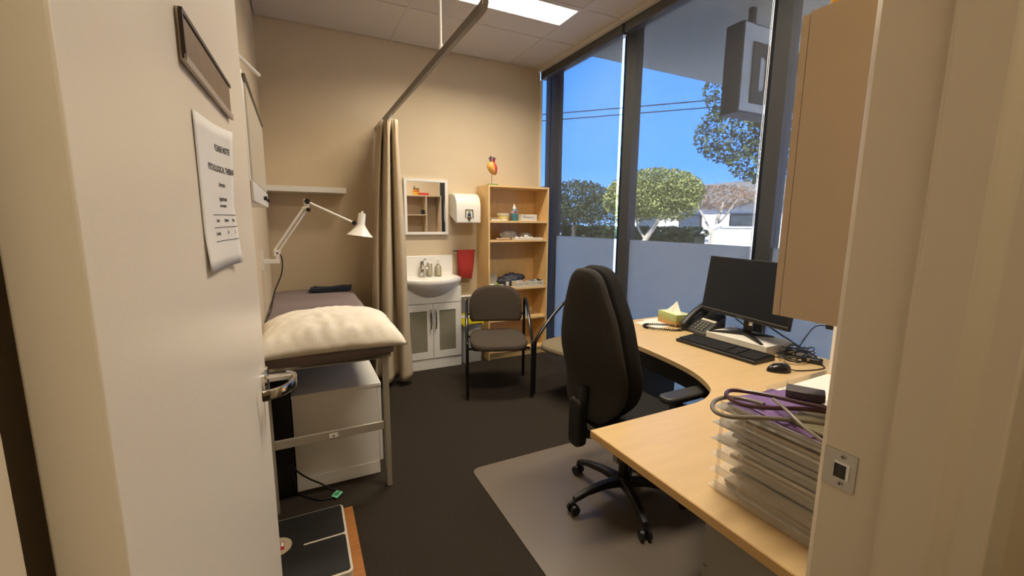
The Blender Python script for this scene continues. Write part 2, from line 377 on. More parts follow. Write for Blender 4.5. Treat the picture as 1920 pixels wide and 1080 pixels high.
lv.grid(lever_pt, 16, n, closed_u=True)
lv.build('lever', CHROME, dr, world=False, smooth=True)
MB().lathe([(.026, 0), (.026, .008), (.0, .008)], (-.038, .762, 1.052), 24, axis=(-1, 0, 0)).build('inner_rose', CHROME, dr, world=False, smooth=True)
MB().tube(smooth_path([(-.045, .762, 1.052), (-.085, .762, 1.052), (-.092, .74, 1.052), (-.092, .66, 1.052)], 5), .009, 12).build('inner_lever', CHROME, dr, world=False, smooth=True)
DM = XF['door_1']
def dpt(x, y, z): return DM @ Vector((x, y, z))

# name plate holder on the door
npb = thing('name_plate', dpt(0, .44, 1.60), 'brown name plate in an aluminium slide holder fixed high on the open door', 'sign', rz=math.radians(-2))
def dbox(mb, x0, x1, y0, y1, z0, z1):
    return mb._add([dpt(x, y, z) for z in (z0, z1) for x, y in ((x0, y0), (x1, y0), (x1, y1), (x0, y1))], [(3,2,1,0),(4,5,6,7),(0,1,5,4),(1,2,6,5),(2,3,7,6),(3,0,4,7)])
dbox(MB(), .0003, .0035, .286, .598, 1.602, 1.660).build('backing', pm('aluminium', 'b9aea0', .4, metal=.6), npb)
dbox(dbox(MB(), .0035, .0075, .283, .600, 1.600, 1.604), .0058, .0075, .283, .600, 1.604, 1.609).build('lower_rail', MATS['aluminium'], npb)
dbox(dbox(MB(), .0035, .0075, .286, .600, 1.6565, 1.660), .0058, .0075, .286, .600, 1.6545, 1.6565).build('upper_rail', DARKBR, npb)
dbox(MB(), .0035, .0057, .288, .592, 1.6045, 1.656).build('insert', BROWNP, npb)
dbox(MB(), .0035, .0075, .283, .2875, 1.604, 1.6565).build('end_stop', DARKBR, npb)

# printed notice, right edge curling off the door
nt_ = thing('paper_notice', dpt(0, .42, 1.35), 'white printed notice sheet taped to the open door', 'notice', rz=math.radians(-2))
def sheet(u, v, lift=0.0):
    y = .316+.206*u; z = 1.350+.206*v + .012*u*(v-.2)
    x = .0015+.010*max(0, u-.45)**2*6*(.3+.7*abs(v-.45)) + .004*max(0, .25-v)*4*(1-u) + lift
    return dpt(x, y, z)
MB().grid(lambda u, v: sheet(u, v), 14, 14).build('sheet', PAPER, nt_, smooth=True, thick=.0004)
def tline(body, u, v, size, off=0):
    mb = text_mb(body, size, lambda a, b: sheet(min(.995, u+a/.206), v+b/.206, .0007), off)
    mb.build('printed_line', INK, nt_)
tline('PLEASE NOTE', .55, .82, .0125, .0003)
tline('PSYCHOLOGICAL THERAPY', .29, .675, .0125, .0003)
tline('Information', .58, .575, .008, .0003)
tline('Appointments', .56, .475, .0082, .0003)
tline('phone reception', .56, .43, .0062, .0002)
tline('Service', .40, .325, .0066, .0003); tline('Duration', .66, .325, .0066, .0003); tline('Cost', .88, .325, .0066, .0003)
tline('Counselling', .34, .235, .0066, .0002); tline('50', .72, .235, .0066, .0002); tline('$', .92, .235, .0066, .0002)
for v in (.372, .285, .19):
    MB()._add([sheet(.30, v, .0007), sheet(.65, v, .0007), sheet(.99, v, .0007), sheet(.99, v+.004, .0007), sheet(.65, v+.004, .0007), sheet(.30, v+.004, .0007)], [(0, 1, 4, 5), (1, 2, 3, 4)]).build('table_rule', INK, nt_)

# ------------------------------------------------------------------ windows, blinds
MUL = [(4.03, 4.215), (2.855, 2.99), (1.60, 1.715), (0.42, 0.50)]
wl = ['tall window pane beside the bookcase, frosted below', 'tall middle window pane behind the desk phone, frosted below', 'tall window pane behind the wall cabinet, frosted below']
for i in range(3):
    ya, yb = MUL[i+1][1], MUL[i][0]
    w = thing('window_%d' % (i+1), (XG, (ya+yb)/2, 0), wl[i], 'window', kind='structure')
    MB().box(2.55, 2.61, ya, yb, 0, .06).build('sill_bar', ALU, w); MB().box(2.55, 2.61, ya, yb, 2.985, 3.06).build('head_bar', ALU, w)
    if i == 0:
        MB().box(2.54, 2.62, 4.16, 4.25, 0, 3.06).build('mullion', ALU, w); MB().box(2.54, 2.62, 4.03, 4.135, 0, 3.06).build('mullion', ALU, w)
    MB().box(2.54, 2.62, *MUL[i+1], 0, 3.06).build('mullion', ALU, w)
    MB().box(2.578, 2.583, ya, yb, .06, 2.985).build('pane', GLASS, w)
    MB().box(2.571, 2.5775, ya, yb, .06, 1.281).build('frosted_film', FROST, w)
struct('trim_2', MB().box(2.405, 2.44, .42, YB, 3.005, 3.0395), pm('trim_white', 'cfc9c0', .5), 'pale trim along the ceiling above the blinds', 'trim')
struct('trim_3', MB().box(2.4455, 2.457, 4.192, 4.235, 0, 2.934), pm('trim_white2', 'e4e2dc', .45), 'white upright trim at the corner beside the bookcase', 'trim')
bl = [(2.926, 4.214, 'charcoal mesh roller blind beside the bookcase'), (1.665, 2.872, 'charcoal mesh roller blind behind the desk phone and tissue box'), (0.44, 1.638, 'charcoal mesh roller blind behind the wall cabinet')]
for i, (a, b, lab) in enumerate(bl):
    r = thing('roller_blind', (2.47, (a+b)/2, 2.93), lab, 'blind', group='roller blinds along the window wall')
    MB().box(2.459, 2.4605, a, b, .06, 2.95).build('fabric', BLIND, r)
    MB().box(2.441, 2.515, a-.004, b+(.02 if i else .0), 2.935, 3.034).build('cassette', pm('blind_cassette', '4a4a4a', .5), r, bevel=.008)
    MB().box(2.452, 2.468, a+.002, b-.002, .045, .075).build('bottom_bar', ALU, r, bevel=.004)
    if i == 2:
        MB().tube([(2.444, b+.012, 2.93), (2.444, b+.012, .9)], .0016, 6).tube([(2.450, b+.026, 2.93), (2.450, b+.026, .9)], .0016, 6).build('bead_chain', WHITEM, r)

# ------------------------------------------------------------------ ceiling lights
def troffer(x0, x1, y0, y1, lab, k=1.0):
    r = thing('ceiling_light', ((x0+x1)/2, (y0+y1)/2, 3.03), lab, 'ceiling light', group='ceiling troffers in the room')
    MB().box(x0, x1, y0, y0+.014, 3.033, 3.0615).box(x0, x1, y1-.014, y1, 3.033, 3.0615).box(x0, x0+.014, y0+.014, y1-.014, 3.033, 3.0615).box(x1-.014, x1, y0+.014, y1-.014, 3.033, 3.0615).build('frame', WHITEM, r)
    MB().box(x0+.015, x1-.015, y0+.015, y1-.015, 3.0425, 3.047).build('diffuser', TGLOW, r)
    ld_ = bpy.data.lights.new('troffer_tubes', 'AREA'); ld_.shape = 'RECTANGLE'; ld_.size = x1-x0-.04; ld_.size_y = y1-y0-.04; ld_.energy = LAMP*k; ld_.color = LCOL; ld_.spread = math.radians(150)
    lo_ = bpy.data.objects.new('troffer_tubes', ld_); COL.objects.link(lo_); lo_.parent = r; lo_.location = (0, 0, .0115)
LCOL = (1.0, .875, .68)
TGLOW = lamp_mat('troffer_glow', LCOL, 5.0)
troffer(.884, 2.056, 2.955, 3.245, 'lit rectangular troffer light at the top of the photo')
troffer(.884, 2.056, 1.155, 1.445, 'second lit troffer light above the near end of the desk', 1.0)
hr = thing('ceiling_light', (.3, -.75, 3.03), 'lit troffer light on the corridor ceiling outside the doorway', 'ceiling light')
MB().box(-.3, .9, -.9, -.6, 3.025, 3.04).build('frame', WHITEM, hr)
MB().box(-.28, .88, -.88, -.62, 3.018, 3.0245).build('diffuser', lamp_mat('hall_glow', (1.0, .84, .58), HALL), hr)

# ------------------------------------------------------------------ outside
struct('ground', MB().box(2.62, 60, -30, 60, -.4, -.25), pm('asphalt', 'c2bdb2', .9, noise=(3, .15)), 'grey street ground outside the windows', 'ground')
aw = thing('awning', (4.2, 1.3, 3.0), 'deep grey soffit awning above the windows outside', 'awning')
MB().box(2.63, 6.2, -2.0, 3.57, 3.0, 3.10).build('soffit', pm('soffit_grey', 'dccfba', .8), aw)
MB().box(6.2, 6.26, -2.0, 3.57, 2.98, 3.42).box(2.63, 6.2, 3.52, 3.57, 3.1, 3.42).build('fascia', pm('fascia', '77746f', .7), aw)
sg = thing('hanging_sign', (3.6, 2.27, 2.236), 'white box sign with dark letters hanging under the awning outside', 'sign')
MB().box(2.94, 4.9, 2.2, 2.34, 2.236, 2.86).build('sign_box', pm('sign_navy', '3c4258', .6), sg)
MB().box(2.945, 4.895, 2.188, 2.1995, 2.25, 2.845).build('sign_face', pm('sign_white', 'd9d9d6', .5), sg)
for x in (3.1, 4.7): MB().box(x, x+.04, 2.25, 2.29, 2.86, 3.0).build('hanger', ALU, sg)
SBK = pm('sign_letter', '26262a', .6)
def ring(cx, cz, w, hgt, iw, ih, dshape):
    """block letter D or O with a slot"""
    def outl(w, h, r):
        pts = rrect(-w/2, w/2, -h/2, h/2, r, 6)
        if dshape: pts = pts[:7]+[(-w/2, h/2), (-w/2, -h/2)]+pts[21:]
        return pts
    o = outl(w, hgt, w*.42); i = outl(iw, ih, iw*.42); n = len(o); mb = MB()
    vs = []
    for y in (2.176, 2.1875):
        vs += [(cx+p[0], y, cz+p[1]) for p in o]+[(cx+p[0], y, cz+p[1]) for p in i]
    fs = []
    for k in range(n):
        j = (k+1) % n
        fs += [(k, j, n+j, n+k), (2*n+k, 3*n+k, 3*n+j, 2*n+j), (k, 2*n+k, 2*n+j, j), (n+k, n+j, 3*n+j, 3*n+k)]
    return mb._add(vs, fs)
ring(3.165, 2.52, .24, .42, .075, .24, True).build('letter_d', SBK, sg)
ring(3.62, 2.52, .28, .44, .10, .24, False).build('letter_o', SBK, sg)

def tree(name, base, trunk, crowns, lab, leaf, nleaf, size, colm, group='trees outside the windows', trunkm=None, seed=1, branches=()):
    rnd = random.Random(seed)
    r = thing(name, base, lab, 'tree', group=group)
    tm = trunkm or pm('bark', '8d8272', .9, noise=(8, .3))
    MB().tube(smooth_path(trunk, 5), [.13-.06*k/(5*(len(trunk)-1)) for k in range(5*(len(trunk)-1)+1)], 9).build('trunk', tm, r, smooth=True)
    for b in branches: MB().tube(smooth_path(b, 4), .045, 7).build('branch', tm, r, smooth=True)
    mb = MB(); vs = []; fs = []
    tot = sum(c[3]*c[4]*c[5] for c in crowns)
    for (cx, cy, cz, rx, ry, rz_) in crowns:
        for _ in range(int(nleaf*rx*ry*rz_/tot)):
            while True:
                d = Vector((rnd.uniform(-1, 1), rnd.uniform(-1, 1), rnd.uniform(-1, 1)))
                if .30 < d.length < 1: break
            if d.length < .7 and rnd.random() < .5: d = d.normalized()*rnd.uniform(.8, 1)
            p = Vector((cx+d.x*rx, cy+d.y*ry, cz+d.z*rz_)); q = Matrix.Rotation(rnd.uniform(0, 6.28), 3, Vector((rnd.uniform(-1, 1), rnd.uniform(-1, 1), rnd.uniform(-1, 1))).normalized())
            s = size*rnd.uniform(.6, 1.3); k = len(vs)
            vs += [p+q @ Vector(t)*s for t in ((-.5, 0, 0), (0, -.26, .06), (.5, 0, 0), (0, .26, .06))]; fs.append((k, k+1, k+2, k+3))
    mb._add(vs, fs); f = mb.build('foliage', colm, r); f['kind'] = 'stuff'
    return r
LF1 = pm('leaf_olive', '8a8f52', .7, noise=(1.2, .35)); LF2 = pm('leaf_dark', '3f4a30', .7, noise=(1.5, .3)); LF3 = pm('leaf_grey_green', '4a5a40', .6, noise=(4, .4)); LF4 = pm('leaf_rust', '8d6f55', .8, noise=(2, .3))
tree('street_tree', (12.3, 12.9, -.25), [(12.3, 12.9, -.25), (12.25, 12.85, .55), (12.45, 12.5, 1.3), (12.6, 12.0, 2.2)], [(12.5, 12.7, 2.62, 1.7, 2.0, .92), (12.8, 13.9, 2.35, 1.5, 1.3, .85), (12.3, 11.5, 2.25, 1.1, .9, .75)],
     'rounded olive green tree with a pale forked trunk outside the middle window', LF1, 18000, .13, LF1, trunkm=pm('pale_bark', 'c9bda8', .9), seed=2, branches=[[(12.25, 12.85, .55), (12.2, 12.5, 1.0), (12.1, 11.9, 1.7)], [(12.3, 12.75, .8), (12.35, 13.2, 1.2), (12.4, 13.6, 1.9)]])
tree('street_tree', (13.5, 19.5, -.25), [(13.5, 19.5, -.25), (13.5, 19.4, 1.2), (13.6, 19.3, 2.4)], [(13.5, 19.5, 2.5, 2.2, 2.4, 1.2), (13, 22.5, 2.0, 2.2, 2.2, 1.6), (13.6, 17.2, 2.1, 1.4, 1.5, .9)],
     'dark spreading tree seen through the blind beside the bookcase', LF2, 15000, .17, LF2, seed=3)
tree('street_tree', (7.6, 3.6, -.25), [(7.6, 3.6, -.25), (7.6, 3.6, 1.8), (7.3, 3.9, 3.0), (7.1, 4.4, 4.0)], [(6.9, 5.25, 3.75, .45, .55, .5), (6.9, 5.1, 3.0, .6, .80, .55), (6.9, 4.6, 2.45, .5, .55, .36), (7.0, 4.3, 3.2, .6, .6, .6), (7.1, 3.7, 2.7, .6, .6, .6), (6.9, 4.75, 3.6, .5, .5, .5)],
     'grey green leafy tree hanging below the box sign outside', LF3, 8000, .085, LF3, seed=4, branches=[[(7.4, 3.75, 2.6), (7.0, 4.5, 2.9), (6.9, 5.2, 3.3)]])
tree('street_tree', (19, 15.0, -.25), [(19, 15, -.25), (19, 15, .8), (19.0, 14.8, 1.6), (19.1, 14.6, 2.5)], [(19, 15, 2.75, 1.6, 2.1, .62)], 'thin rust brown tree in front of the white house outside', LF4, 1100, .16, LF4, seed=5, trunkm=MATS['pale_bark'], branches=[[(19, 15, .9), (18.9, 15.5, 1.7), (18.9, 16.1, 2.6)], [(19, 14.9, 1.3), (19, 14.3, 1.9), (19, 13.7, 2.7)]])
hg = MB(); rnd = random.Random(9); vs = []; fs = []
for _ in range(4500):
    p = Vector((rnd.uniform(14.2, 15.2), rnd.uniform(12.2, 22), rnd.uniform(-.2, 1.25))); q = Matrix.Rotation(rnd.uniform(0, 6.28), 3, Vector((rnd.uniform(-1, 1), rnd.uniform(-1, 1), rnd.uniform(-1, 1))).normalized())
    k = len(vs); vs += [p+q @ Vector(t)*.3 for t in ((-.5, 0, 0), (0, -.3, .06), (.5, 0, 0), (0, .3, .06))]; fs.append((k, k+1, k+2, k+3))
hd = thing('hedge', (14.7, 17, -.25), 'clipped green hedge across the street outside the windows', 'hedge')
f = hg._add(vs, fs).build('foliage', pm('leaf_hedge', '4d5b38', .7, noise=(3, .3)), hd); f['kind'] = 'stuff'
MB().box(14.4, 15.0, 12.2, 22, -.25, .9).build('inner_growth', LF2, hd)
hs = thing('house', (26, 17.5, -.25), 'white walled house with a low roof across the street', 'house')
HW = pm('house_white', 'e8e6e0', .8)
MB().box(22, 30, 10, 26, -.25, 2.6).build('wall', HW, hs)
MB().prism([(9.4, 2.6), (26.6, 2.6), (24.4, 3.7), (11.6, 3.7)], 21.4, 30.6, 'x').build('roof', pm('roof_grey', '8d8a86', .8), hs)
for y in (11.2, 14.6, 18.2, 21.8):
    w = MB().box(21.93, 22.02, y, y+1.7, .7, 2.0).build('window', ALU, hs); MB().box(21.92, 21.928, y+.1, y+1.6, .8, 1.9).build('pane', pm('far_glass', '4b5560', .15), w)
gw = thing('garden_wall', (17.5, 15, -.25), 'low white garden wall in front of the house', 'wall')
MB().box(17.4, 17.6, 8.5, 13.6, -.25, 1.25).build('wall_panel', HW, gw); MB().box(17.36, 17.64, 8.5, 13.6, 1.25, 1.33).build('coping', HW, gw)
for y in (8.5, 11, 13.5): MB().box(17.33, 17.67, y-.15, y+.15, -.25, 1.45).build('pier', HW, gw)
for (ax_, ay_, lab) in ((9.57, 14.37, 'upper power line crossing the sky outside'), (10.14, 15.22, 'lower power line crossing the sky outside')):
    pts = [Vector((ax_+3.1*t, ay_-3.4*t, 5.6+.01*(t-.5)**2)) for t in [-2+8*i/24 for i in range(25)]]
    tag(MB().tube(pts, .02, 6).build('power_line', BPLAS, smooth=True), lab, 'cable', group='power lines outside')

# ------------------------------------------------------------------ examination bed and what is on and under it
bed = thing('examination_bed', (.1, 3.1, 0), 'narrow examination bed with mauve grey sheet along the left wall', 'bed')
def mattress(u, v):
    # rounded slab: u round the section (x, z), v along y with soft ends
    a = 2*PI*u; ex = .32
    cx = math.copysign(abs(math.cos(a))**ex, math.cos(a)); cz = math.copysign(abs(math.sin(a))**ex, math.sin(a))
    e = min(1, (min(v, 1-v)/.012)**.4) if 0 < v < 1 else 0
    wr = .003*math.sin(31*v+3*math.sin(9*u))
    return (.103+(.306*(.93+.07*e))*cx*(1 if e > 0 else .0), 2.125+1.985*v, .788+(.0395*e+wr*e)*cz)
MB().grid(mattress, 48, 60, closed_u=True).build('mattress', SHEET, bed, smooth=True, ang=80)
MB().box(-.17, .375, 2.165, 2.185, .735, .748).box(-.17, .375, 4.04, 4.06, .735, .748).box(-.19, -.17, 2.165, 4.06, .735, .748).box(.375, .395, 2.165, 4.06, .735, .748).build('top_frame', CHROME, bed)
MB().box(-.19, .385, 2.187, 4.04, .722, .7348).build('deck', SILVERP, bed)
for x, y in ((.356, 2.192), (-.185, 2.192), (.356, 3.96), (-.185, 3.96)): MB().box(x, x+.028, y, y+.028, 0, .7215).build('leg', SILVERP, bed, bevel=.003)
rl = MB().box(-.157, .356, 2.198, 2.214, .331, .374).build('cross_rail', SILVERP, bed, bevel=.002)
MB().box(.083, .125, 2.195, 2.1975, .340, .362).build('catch_plate', WHITEM, rl)
MB().box(.100, .108, 2.1935, 2.1945, .347, .354).build('catch_hole', BPLAS, rl)
MB().box(-.157, .356, 3.966, 3.982, .331, .374).build('cross_rail', SILVERP, bed, bevel=.002)
MB().box(.372, .392, 2.86, 3.7, .64, .7215).build('side_stay', SILVERP, bed, bevel=.002)

def pillow(u, v):
    # u,v in 0..1; two sided sheet handled by sign of du half
    return None
pl = MB(); NU, NV = 56, 40
def pil(side):
    def fn(u, v):
        a, b = 2*u-1, 2*v-1
        prof = max(0, (1-abs(a)**2.6))**.55*max(0, (1-abs(b)**2.4))**.6
        pinch = 1-.10*(1-abs(a))**0*0
        x = .125+.335*a*(1-.07*(1-b*b)**1.0*abs(a)**3) ; y = 2.335+.275*b*(1-.08*(1-a*a)*abs(b)**3)
        wr = .010*math.sin(17*a+5*b+2*math.sin(5*a))*max(0, -b)**1.2*prof + .006*math.sin(9*a-13*b)*prof+  .006*math.sin(33*a+7*math.sin(6*b)+3*b)*prof*max(0, -b+.1)+.0018*math.sin(23*b+9*math.sin(4*a))*prof
        drop = -.16*max(0, -b-.78)**1.2 + .006*(b+1)
        top = .118*prof+wr; bot = -.012*prof
        base = .844+drop-.03*(abs(a)**4)*(abs(b)**4)*0
        return (x, y, base+(top if side else bot))
    return fn
pl.grid(pil(1), NU, NV); pl.grid(pil(0), NU, NV)
po = pl.build('pillow', PILLOW, smooth=True, ang=180)
bm = bmesh.new(); bm.from_mesh(po.data); bmesh.ops.remove_doubles(bm, verts=bm.verts, dist=.0015); bmesh.ops.recalc_face_normals(bm, faces=bm.faces); bm.to_mesh(po.data); bm.free()
tag(po, 'white creased pillow lying on the near end of the examination bed', 'pillow')
def cloth(u, v):
    a = 2*PI*u; c, s_ = math.cos(a), math.sin(a); ex = .35
    cx = math.copysign(abs(c)**ex, c); cz = math.copysign(abs(s_)**ex, s_)
    y = 3.86+.15*v+.01*math.sin(7*u*6.28)*.3
    return (.225+.165*cx+.02*v, y, .8475+.0145*cz*(1+.25*math.sin(5*v+4*c)) + .004*math.sin(9*c+6*v))
ck = MB().grid(cloth, 40, 10, closed_u=True); ck._add([cloth(i/40, 0) for i in range(40)], [tuple(range(40))]); ck._add([cloth(i/40, 1) for i in range(40)], [tuple(range(40))])
tag(ck.build('folded_cloth', NAVY, smooth=True, ang=60), 'folded dark blue patterned cloth at the far end of the examination bed', 'cloth')

cb = thing('storage_cabinet', (.14, 2.6, 0), 'white laminate cabinet under the examination bed', 'cabinet')
MB().box(-.078, .346, 2.352, 2.86, 0, .515).build('body', WHITE, cb, bevel=.001)
MB().box(-.080, .368, 2.349, 2.862, .5155, .532).build('top_panel', WHITE, cb, bevel=.001)
MB().box(.3475, .366, 2.354, 2.60, .072, .510).build('door', WHITE, cb, bevel=.001); MB().box(.3475, .366, 2.604, 2.858, .072, .510).build('door', WHITE, cb, bevel=.001)
MB().box(-.0785, .3465, 2.3495, 2.3515, 0, .070).build('plinth', WHITE, cb)
bc = thing('black_box', (-.145, 2.5, 0), 'tall black box between the wall and the cabinet under the bed', 'case')
MB().box(-.205, -.085, 2.32, 2.85, 0, .64).build('body', pm('matte_black', '0f0e0e', .7), bc, bevel=.01); MB().box(-.19, -.10, 2.45, 2.7, .6405, .66).build('handle', BPLAS, bc, bevel=.006)  # plain black box with a smaller block on top, filling the gap

cdt = thing('extension_lead', (.05, 2.27, 0), 'black extension lead with a green test tag on the carpet', 'lead')
MB().tube(smooth_path([(-.10, 2.30, .19), (-.067, 2.30, .137), (-.02, 2.30, .088), (.029, 2.30, .049), (.058, 2.30, .022), (.085, 2.288, .006), (.11, 2.262, .006), (.12, 2.235, .006), (.085, 2.214, .006), (.022, 2.22, .006), (-.038, 2.279, .006), (-.075, 2.325, .006)], 6), .0045, 8).build('cable', BPLAS, cdt, smooth=True)
tg = MB()._add([(.076, 2.221, .010), (.104, 2.257, .013), (.135, 2.222, .016), (.101, 2.185, .012)], [(0, 1, 2, 3)]).build('test_tag', pm('green_tag', '74cfa2', .5), cdt, thick=.001)
MB().obox((.104, 2.222, .0150), (.022, .004, .0004), RZ0(-.6)).obox((.098, 2.214, .0146), (.018, .003, .0004), RZ0(-.6)).obox((.112, 2.230, .0154), (.014, .005, .0004), RZ0(.8)).build('tag_print', pm('tag_ink', '2b6b4c', .6), tg)

# scale on a timber board, partly behind the door
tag(MB().box(-.205, .164, 1.60, 2.075, 0, .022).build('timber_board', OAK, bevel=.002), 'orange brown timber board under the bathroom scale', 'board')
sc = thing('bathroom_scale', (-.04, 1.84, .022), 'black topped mechanical scale with cream rim behind the open door', 'scale')
MB().prism(rrect(-.195, .120, 1.612, 2.062, .02), .0225, .056).build('base', pm('cream_metal', 'cfc5b4', .35), sc, bevel=.004)
BLKRUB = pm('black_ribbed_rubber', '141312', .55, bump=(160, .3))
rb = MB(); rb.prism(rrect(-.187, .110, 1.852, 2.052, .012), .0563, .0595); rb.prism(rrect(-.187, .110, 1.622, 1.838, .012), .0563, .0595); rb.box(-.187, -.055, 1.838, 1.852, .0563, .0595)
rb.build('rubber_mat', BLKRUB, sc)
dl = MB().cyl((-.155, 1.872, .0597), (-.155, 1.872, .063), .056, n=36).build('dial', pm('dial_cream', 'b9a88e', .3), sc)
MB().box(-.142, -.128, 1.845, 1.895, .0632, .0642).build('brand_patch', pm('dial_red', 'a8322a', .5), dl)
MB().box(-.140, -.130, 1.865, 1.890, .0644, .0648).build('brand_patch', PAPER, dl)

# ------------------------------------------------------------------ left wall and back wall fittings
xv = thing('light_box', (-.165, 2.12, 1.485), 'white wall mounted film viewing box above the bed', 'light box')
MB().box(XL+.001, -.128, 1.70, 2.55, 1.485, 1.905).build('housing', WHITEM, xv, bevel=.004)
MB().box(-.1278, -.1225, 1.735, 2.53, 1.560, 1.870).build('diffuser_panel', pm('viewer_panel', 'cdc3ae', .3), xv)
MB().box(-.1278, -.118, 1.70, 2.55, 1.880, 1.892).build('film_clip', pm('clip_dark', '6d624f', .4), xv, bevel=.002)
MB().box(-.1278, -.1215, 1.70, 2.55, 1.487, 1.553).build('control_strip', WHITEM, xv)
for y, r in ((2.22, .009), (2.42, .008)): MB().cyl((-.1213, y, 1.518), (-.108, y, 1.518), r, n=14).build('knob', BPLAS, xv)
MB().tube(smooth_path([(-.19, 1.95, 1.486), (-.19, 1.955, 1.2), (-.188, 1.97, .95), (-.187, 2.0, .83), (-.193, 2.06, .55)], 6), .004, 8).build('mains_lead', BPLAS, xv, smooth=True)
rd = thing('wall_rod', (-.16, 2.44, 2.13), 'white wall rod bracket above the film viewing box', 'rod')
MB().box(XL, -.2, 2.24, 2.30, 2.11, 2.17).build('wall_plate', WHITEM, rd); MB().tube([(-.205, 2.27, 2.14), (-.122, 2.60, 2.14)], .009, 10).build('rod', WHITEM, rd, smooth=True)
sh = thing('floating_shelf', (.1, 4.1, 1.66), 'white floating shelf on the back wall above the lamp', 'shelf')
MB().box(XL+.002, .404, 4.0, YB, 1.658, 1.703).build('board', WHITE, sh, bevel=.002)

lm = thing('wall_lamp', (-.2, 3.11, 1.1), 'white articulated examination lamp clamped to the left wall', 'lamp')
MB().box(XL, -.199, 3.09, 3.13, 1.11, 1.235).build('wall_plate', WHITEM, lm); MB().box(-.199, -.108, 3.095, 3.125, 1.150, 1.178).build('bracket_arm', WHITEM, lm, bevel=.002)
MB().cyl((-.119, 3.11, 1.178), (-.119, 3.11, 1.196), .012, n=14).build('pivot', WHITEM, lm)
MB().box(-.140, -.100, 3.098, 3.122, 1.196, 1.236).build('lower_joint', WHITEM, lm, bevel=.003)
MB().cyl((-.119, 3.0965, 1.215), (-.119, 3.0985, 1.215), .006, n=12).build('joint_bolt', BPLAS, lm)
MB().tube([(-.134, 3.11, 1.232), (.048, 3.11, 1.500)], .008, 8).build('lower_arm', WHITEM, lm); MB().tube([(-.108, 3.11, 1.230), (.072, 3.11, 1.498)], .006, 8).build('lower_arm', WHITEM, lm)
MB().box(.040, .082, 3.099, 3.121, 1.494, 1.512).box(.052, .082, 3.100, 3.120, 1.512, 1.560).build('elbow', WHITEM, lm, bevel=.004)
MB().cyl((.072, 3.085, 1.545), (.072, 3.0985, 1.545), .017, n=14).build('elbow_knob', BPLAS, lm); MB().cyl((.076, 3.085, 1.492), (.076, 3.0985, 1.492), .014, n=14).build('elbow_knob', BPLAS, lm)
MB().tube([(.080, 3.11, 1.540), (.345, 3.11, 1.414)], .007, 8).build('upper_arm', WHITEM, lm)
MB().cyl((.352, 3.088, 1.409), (.352, 3.122, 1.409), .014, n=14).build('neck_knob', BPLAS, lm)
ax = Vector((-.14, 0, -1)).normalized(); s0 = Vector((.408, 3.11, 1.475))
sh_ = MB().lathe([(.0, 0), (.022, 0), (.025, .010), (.027, .075), (.034, .09), (.060, .125), (.088, .155), (.0855, .1565), (.055, .125), (.02, .09)], s0, 32, axis=ax).build('shade', pm('lamp_enamel', 'efece4', .12), lm, smooth=True, ang=50)
MB().cyl(s0-ax*.014, s0-ax*.0005, .008, n=12).build('switch', WHITEM, lm)
MB().lathe([(.012, .08), (.014, .10), (.026, .125), (.026, .14), (.0, .158)], s0, 20, axis=ax).build('bulb', pm('bulb_white', 'e8e6e0', .2), lm, smooth=True)
MB().tube(smooth_path([(-.105, 3.10, 1.21), (-.094, 3.10, 1.17), (-.105, 3.10, 1.08), (-.15, 3.08, .97), (-.175, 3.0, .86), (-.2, 2.9, .8), (-.2, 2.88, .6)], 6), .004, 8).build('lamp_lead', BPLAS, lm, smooth=True)

# curtain track and bunched curtain
tk = thing('curtain_track', (.715, 2.8, 2.25), 'grey ceiling hung curtain track running to the back wall', 'curtain track')
tp = [(.715, 4.215), (.715, 1.72)]+[(.465+.25*math.cos(t), 1.72+.0-.25*math.sin(t)) for t in [PI/2*k/8 for k in range(1, 9)]]+[(XL, 1.47)]
tb = MB()
def trk(u, v):
    i = int(round(v*(len(tp)-1))); p = Vector((*tp[i], 0)); a = Vector((*tp[max(i-1, 0)], 0)); b = Vector((*tp[min(i+1, len(tp)-1)], 0)); t = (b-a).normalized(); nn = Vector((-t.y, t.x, 0))
    off = [(-.011, 0), (.011, 0), (.011, .038), (-.011, .038)][int(round(u*4)) % 4]
    return p+nn*off[0]+Vector((0, 0, 2.245+off[1]))
tb.grid(trk, 4, len(tp), closed_u=True); tb.build('rail', TRACKM, tk)
MB().tube([(.715, 2.25, 2.30), (.715, 2.25, 3.0405)], .0065, 10).build('hanger_rod', WHITEM, tk); MB().cyl((.715, 2.25, 2.283), (.715, 2.25, 2.315), .011, n=12).build('hanger_clamp', WHITEM, tk)
ct = thing('privacy_curtain', (.72, 3.85, .05), 'beige privacy curtain bunched beside the wash basin', 'curtain')
CP = smooth_path([(.835, 3.66, 0), (.862, 3.63, 0), (.835, 3.58, 0), (.785, 3.565, 0), (.752, 3.60, 0), (.748, 3.68, 0), (.725, 3.70, 0), (.700, 3.62, 0), (.655, 3.575, 0), (.615, 3.60, 0), (.608, 3.69, 0), (.588, 3.71, 0), (.560, 3.65, 0), (.535, 3.68, 0), (.545, 3.78, 0),
                  (.66, 3.83, 0), (.77, 3.80, 0), (.79, 3.85, 0), (.72, 3.90, 0), (.60, 3.90, 0), (.58, 3.96, 0), (.68, 3.99, 0), (.76, 3.98, 0), (.77, 4.04, 0), (.70, 4.08, 0), (.62, 4.09, 0), (.63, 4.15, 0), (.74, 4.17, 0)], 8)
